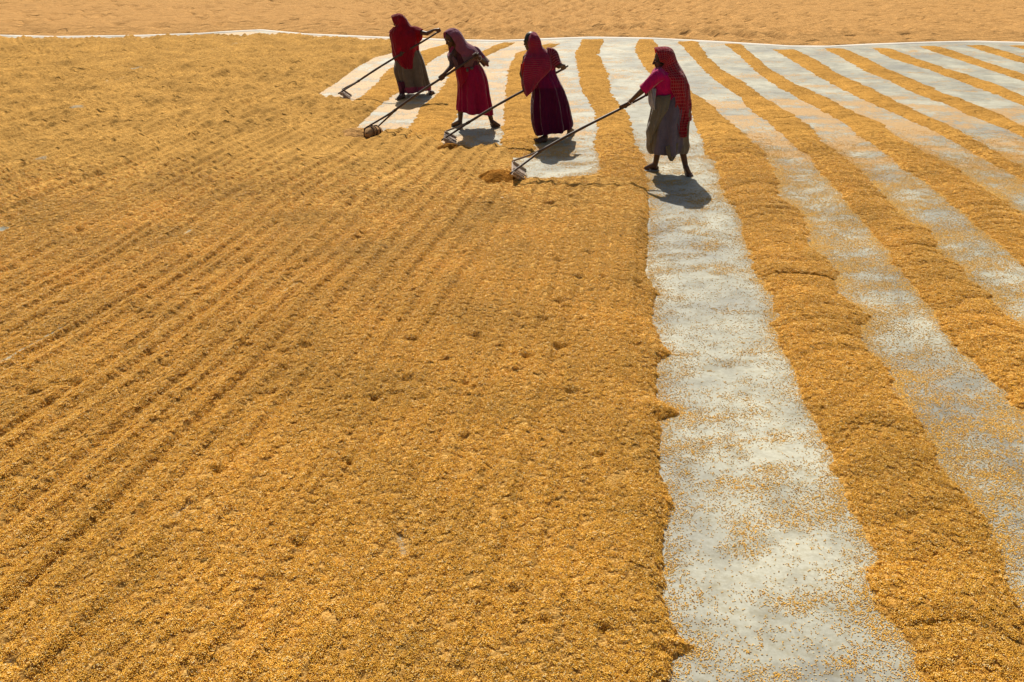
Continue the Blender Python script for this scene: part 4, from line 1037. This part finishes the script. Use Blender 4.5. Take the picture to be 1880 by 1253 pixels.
rows = [(hc+fw*0.055+Vector((0, 0, -0.015)), (fw.x*0.7, fw.y*0.7, 1), sdv, 0.145, 0.105, 112),
        (hc, (0.05, 0.05, 1), sdv, 0.135, 0.115, 118),
        (hc+Vector((0.03, 0.02, -0.01)), (0.55, 0.5, 0.8), sdv, 0.135, 0.122, 125),
        (P(840, 84, D-0.06), (0.7, 0.6, 0.4), sdv, 0.15, 0.13, 138),
        (P(848, 92, D-0.04), (0.6, 0.6, 0.3), (0.9, -0.5, 0), 0.16, 0.185, 150),
        (P(850, 100, D-0.03), (0.4, 0.9, 0.1), (1, -0.15, 0), 0.17, 0.235, 165),
        (P(851, 110, D-0.03), (0.2, 1, 0), (1, 0, 0), 0.18, 0.235, 168),
        (P(853, 121, D-0.03), (0.2, 1, 0), (1, 0, 0), 0.175, 0.195, 168)]
o = drape('headscarf', rows, cM2, wr=0.009, seed=8, k=5); place(link(o), root)
sleeve('sleeve', [spec['sho_r']+Vector((-0.05, 0, 0.0)), spec['sho_r'], lerp(spec['sho_r'], spec['elb_r'], 0.6), lerp(spec['sho_r'], spec['elb_r'], 1.05)], [0.075, 0.068, 0.060, 0.062], cM2, root)
swag('sleeve_tip', [(P(884, 104, D-0.04), P(890, 101, D+0.04), 0.01), (P(885, 112, D-0.05), P(893, 110, D+0.05), 0.015), (P(890, 118, D-0.03), P(896, 117, D+0.04), 0.01), (P(895, 123, D), P(898, 122, D+0.02), 0)], cloth('orange_red_hem', (0.55, 0.05, 0.03), 0.6), root, wr=0.004)
bangle(root, lerp(spec['wri_r'], spec['elb_r'], 0.15), spec['elb_r']-spec['wri_r'], 0.036)
bm = bmesh.new(); box(bm, P(866, 126, D-0.175), (0.055, 0.03, 0.035)); box(bm, P(858, 129, D-0.18), (0.04, 0.03, 0.05)); bmesh.ops.bevel(bm, geom=bm.edges[:], offset=0.008, segments=2, affect='EDGES')
place(link(finish(bm, 'waist_pouch', simple('pouch', (0.10, 0.09, 0.09), 0.5, 0.4, 0.5, 60))), root)
# --- E: leftmost woman in dark red veil, seen from behind-left
D = 14.85
root = empty('person', G(762, 176), 'leftmost woman in long dark red veil over olive grey skirt, right arm outstretched', 'person', PG)
gr = rodpt(rodD, 805); gl = rodpt(rodD, 736)
rd = rodD[1]-rodD[0]
spec = dict(head=P(731, 40, D), face=Vector((-0.88, 0.35, -0.42)), neck=P(741, 53, D), chest=P(745, 68, D), pelvis=P(752, 108, D),
  sho_l=P(723, 60, D-0.02), elb_l=P(722, 84, D+0.06), wri_l=gl+Vector((-0.02, 0.02, 0.06)), grip_l=gl,
  sho_r=P(763, 58, D-0.02), elb_r=P(784, 62, D-0.12), wri_r=gr+Vector((-0.075, -0.03, 0.025)), grip_r=gr, rod=rd,
  knee_l=P(739, 145, D-0.05), ank_l=P(738, 174, D-0.10), heel_l=G(743, 181), toe_l=G(727, 184),
  knee_r=P(777, 142, D+0.15), ank_r=P(789, 168, D+0.35), heel_r=G(790, 175), toe_r=G(796, 172))
make_body(root, spec)
cG = cloth('olive_grey_cotton', (0.21, 0.165, 0.12), 0.28, 'panel', (0.36, 0.06, 0.12), w=0.82)
o = garment('skirt', D, [(92, 724, 769, 0, 0.15, 0, 0.2), (104, 726, 775, 0, 0.17, 0, 0.3), (118, 725, 780, 0, 0.19, 0, 0.5), (130, 724, 783, 0, 0.21, 0, 0.7), (148, 729, 787, 0, 0.23, 0, 0.9), (159, 733, 790, 0, 0.24, 0.03, 1.0), (167, 736, 791, 0, 0.24, 0.10, 1.0)], cG, 8, 0.19, seed=19); place(link(o), root)
swag('trouser_leg', [(P(745, 150, D-0.20), P(729, 150, D-0.18), 0.03), (P(744, 160, D-0.20), P(731, 160, D-0.18), 0.03), (P(743, 170, D-0.16), P(733, 170, D-0.16), 0.03), (P(744, 176, D-0.15), P(733, 176, D-0.15), 0.03)], cloth('purple_cuff', (0.10, 0.02, 0.045), 0.1), root, wr=0.004)
cV = cloth('dark_red_veil', (0.44, 0.010, 0.038), 0.48, 'check', (0.36, 0.02, 0.035), 46, 60, 0.3)
hc = P(733, 39, D)
rows = [(hc+Vector((-0.075, 0.02, -0.02)), (-0.55, 0.2, 1), (0.3, 0.95, 0), 0.130, 0.090, 110),
        (hc, (-0.05, -0.1, 1), (0.3, 0.95, 0), 0.130, 0.105, 118),
        (hc+Vector((0.02, -0.01, -0.01)), (0.6, -0.5, 0.8), (0.5, 0.85, 0), 0.135, 0.120, 122),
        (P(739, 48, D), (0.5, -0.8, 0.4), (0.8, 0.6, 0), 0.140, 0.145, 125),
        (P(742, 56, D), (0.2, -1, 0.1), (1, 0.2, 0), 0.16, 0.24, 118),
        (P(743, 64, D), (0, -1, 0), X1, 0.19, 0.29, 112),
        (P(743, 78, D), (0, -1, 0), X1, 0.205, 0.262, 112),
        (P(744, 92, D), (0, -1, 0), X1, 0.21, 0.252, 100),
        (P(746, 106, D), (0, -1, 0), X1, 0.22, 0.235, 80),
        (P(749, 117, D), (0, -1, 0), X1, 0.225, 0.20, 62),
        (P(752, 124, D), (0, -1, 0), X1, 0.225, 0.15, 50)]
o = drape('veil', rows, cV, wr=0.010, seed=6, k=5); place(link(o), root)
sleeve('sleeve', [spec['sho_r']+Vector((-0.10, 0, -0.01)), spec['sho_r'], lerp(spec['sho_r'], spec['elb_r'], 0.55)], [0.10, 0.085, 0.062], cV, root)
swag('veil_end', [(P(762, 56, D-0.10), P(773, 57, D-0.02), 0.02), (P(764, 66, D-0.13), P(776, 66, D-0.03), 0.03), (P(765, 74, D-0.13), P(774, 74, D-0.05), 0.02), (P(766, 80, D-0.12), P(769, 79, D-0.08), 0.0)], cloth('bright_red_cotton', (0.55, 0.012, 0.02), 0.6), root, wr=0.006)
swag('veil_corner', [(P(722, 50, D-0.08), P(729, 48, D-0.12), 0.01), (P(716, 56, D-0.05), P(723, 60, D-0.14), 0.01), (P(714, 60, D-0.05), P(718, 63, D-0.12), 0.0)], cV, root, wr=0.006)
# ------------------------------------------------------------------ small things on the bed
def pebble(px, py, s, lab):
    bm = bmesh.new(); bmesh.ops.create_icosphere(bm, subdivisions=2, radius=s)
    for v in bm.verts: v.co = Vector((v.co.x*1.3, v.co.y, v.co.z*0.75))*(1+0.12*math.sin(v.co.x*400)+0.1*math.cos(v.co.y*300))
    o = finish(bm, 'pebble', M['pebble']); g_ = G(px, py, 0.03); o.location = (g_[0], g_[1], 0.036+s*0.4); link(o); tag(o, lab, 'pebble')
pebble(250, 882, 0.009, 'small white pebble lying on the furrowed bed in the lower left of the photo')
pebble(922, 366, 0.014, 'tiny pale pebble on the bed just below the dark orange heap')
def stalk(px, py, px2, py2, lab, mat):
    a = Vector(G(px, py, 0.05)); b = Vector(G(px2, py2, 0.056)); bm = bmesh.new(); capsule(bm, a, b, 0.0022, 0.0012, 6)
    o = finish(bm, 'straw', mat); link(o); tag(o, lab, 'straw')
stalk(372, 858, 384, 846, 'thin pale straw stalk on the furrowed bed right of the white pebble', M['straw'])
stalk(1118, 765, 1143, 782, 'thin dark stalk on the bed beside the scalloped edge of the bare strip', M['rope'])
print('triangles ~', sum(len(o.data.polygons)*2 for o in S.objects if o.type == 'MESH'))
